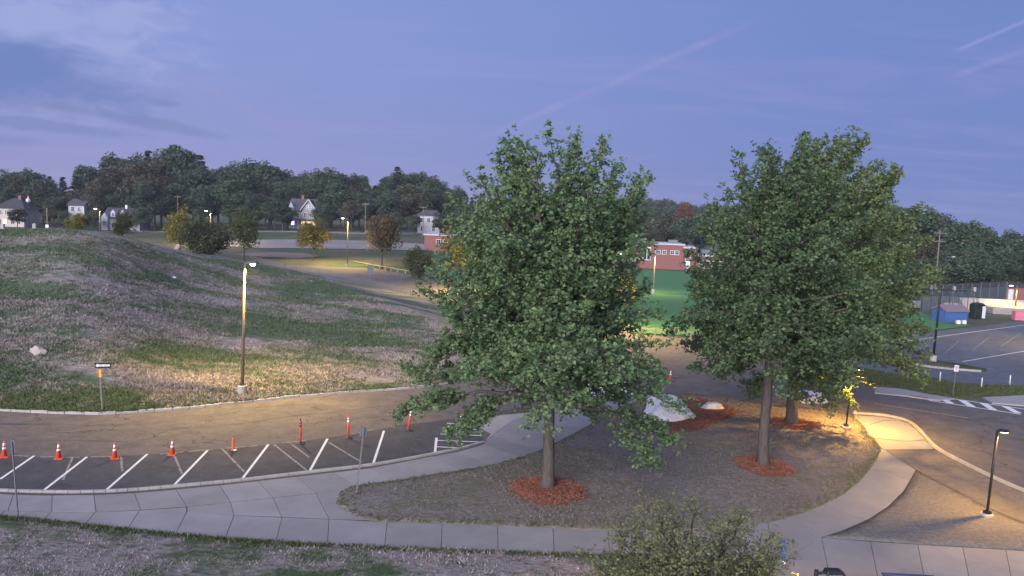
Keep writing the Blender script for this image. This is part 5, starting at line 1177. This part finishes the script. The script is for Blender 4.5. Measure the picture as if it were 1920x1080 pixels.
# hoop backstop
p = SC(1800, 592); t = empty('backstop_cage', p + Vector((0, 3, 0)), R(8), 'tall hooped batting cage of thin posts behind the shed', 'cage')
for k in range(7):
    x_ = -4.5 + k * 1.5; MB().tube([(x_, 0, -.1), (x_, 0, 2.6), (x_, .9, 3.3), (x_, 2.4, 3.3), (x_, 3.2, 2.6), (x_, 3.2, -.1)], .04, 5).build('hoop', 'dark_metal', t)
for y_, z_ in ((0, 2.6), (.9, 3.3), (2.4, 3.3)): MB().tube([(-4.5, y_, z_), (4.5, y_, z_)], .03, 5).build('rail', 'dark_metal', t)
for k in range(6): MB().add([(-4.5 + k * 1.5, .0, 0), (-3 + k * 1.5, .0, 0), (-3 + k * 1.5, .0, 2.6), (-4.5 + k * 1.5, .0, 2.6)], [(0, 1, 2, 3)]).build('net_panel', 'chain_link', t)
# skate park
p = SC(1895, 590); t = empty('skate_park', p, R(-4), 'pale concrete skate park with ramps and a lit back wall', 'skate park')
MB().box((2, 2.0, .45), (9, 3.6, 1.0)).build('deck', 'skate_concrete', t, bevel=.03)
mb = MB(); mb.add([(-4.5, 4.2, 0), (9, 4.2, 0), (9, 6.5, 1.7), (-4.5, 6.5, 1.7), (-4.5, 7.5, 1.7), (9, 7.5, 1.7), (-4.5, 7.5, 0), (9, 7.5, 0)], [(0, 1, 2, 3), (3, 2, 5, 4), (4, 5, 7, 6), (0, 3, 4, 6), (1, 7, 5, 2)]); mb.build('ramp', 'skate_concrete', t)
MB().box((3.0, 3.9, 1.05), (12, .2, .75)).build('low_wall', 'lit_wall', t); MB().box((-2.6, 3.6, 1.5), (.8, .3, .9)).build('pillar', 'lit_wall', t)
MB().box((-9, 5, .5), (8, 2.5, 1.0), 0, .85).build('bank', 'skate_concrete', t, bevel=.1)
p = SC(1912, 600); t = empty('painted_block', p, R(-6), 'concrete block painted with a pink and teal mural', 'mural'); MB().box((1.5, .6, .55), (4.2, 1.0, 1.3)).build('block', 'mural_pink', t, bevel=.03); MB().box((1.9, .085, .25), (2.6, .02, .4)).build('teal_patch', 'mural_teal', t)
for k in range(4): MB().add([(.9 + k * .55, .08, .35), (1.1 + k * .55, .08, .35), (1.35 + k * .55, .08, 1.0), (1.15 + k * .55, .08, 1.0)], [(0, 1, 2, 3)]).build('dark_stroke', 'mural_dark', t)
p = SC(1905, 563); t = empty('brick_hut', p, 0, 'small rust red brick hut behind the skate park lamp', 'hut'); MB().box((0, 2, 1.3), (4, 3, 2.6)).build('wall', 'brick', t); mb = MB(); gable_roof(mb, -2, 2, .5, 3.5, 2.6, 3.4, 'x', .3); mb.build('roof', 'dark_roof', t); MB().box((-.8, .46, 1.0), (.9, .08, 1.9)).build('door', 'white_trim', t)

# ------------------------------------------------------------------ evening haze
hm = bpy.data.materials.new('haze'); hm.use_nodes = True; nt = hm.node_tree; nt.nodes.clear()
vo = nd(nt, 'ShaderNodeOutputMaterial'); pv = nd(nt, 'ShaderNodeVolumePrincipled'); pv.inputs['Color'].default_value = (.80, .84, 1.0, 1); pv.inputs['Density'].default_value = .00020
lk(nt, pv.outputs[0], vo.inputs['Volume']); MAT['haze'] = hm
hz_ = MB().box((0, 480, 21), (2400, 1120, 46)).build('haze', 'haze'); tag(hz_, 'thin bluish evening haze over the whole place', None, None, 'stuff')
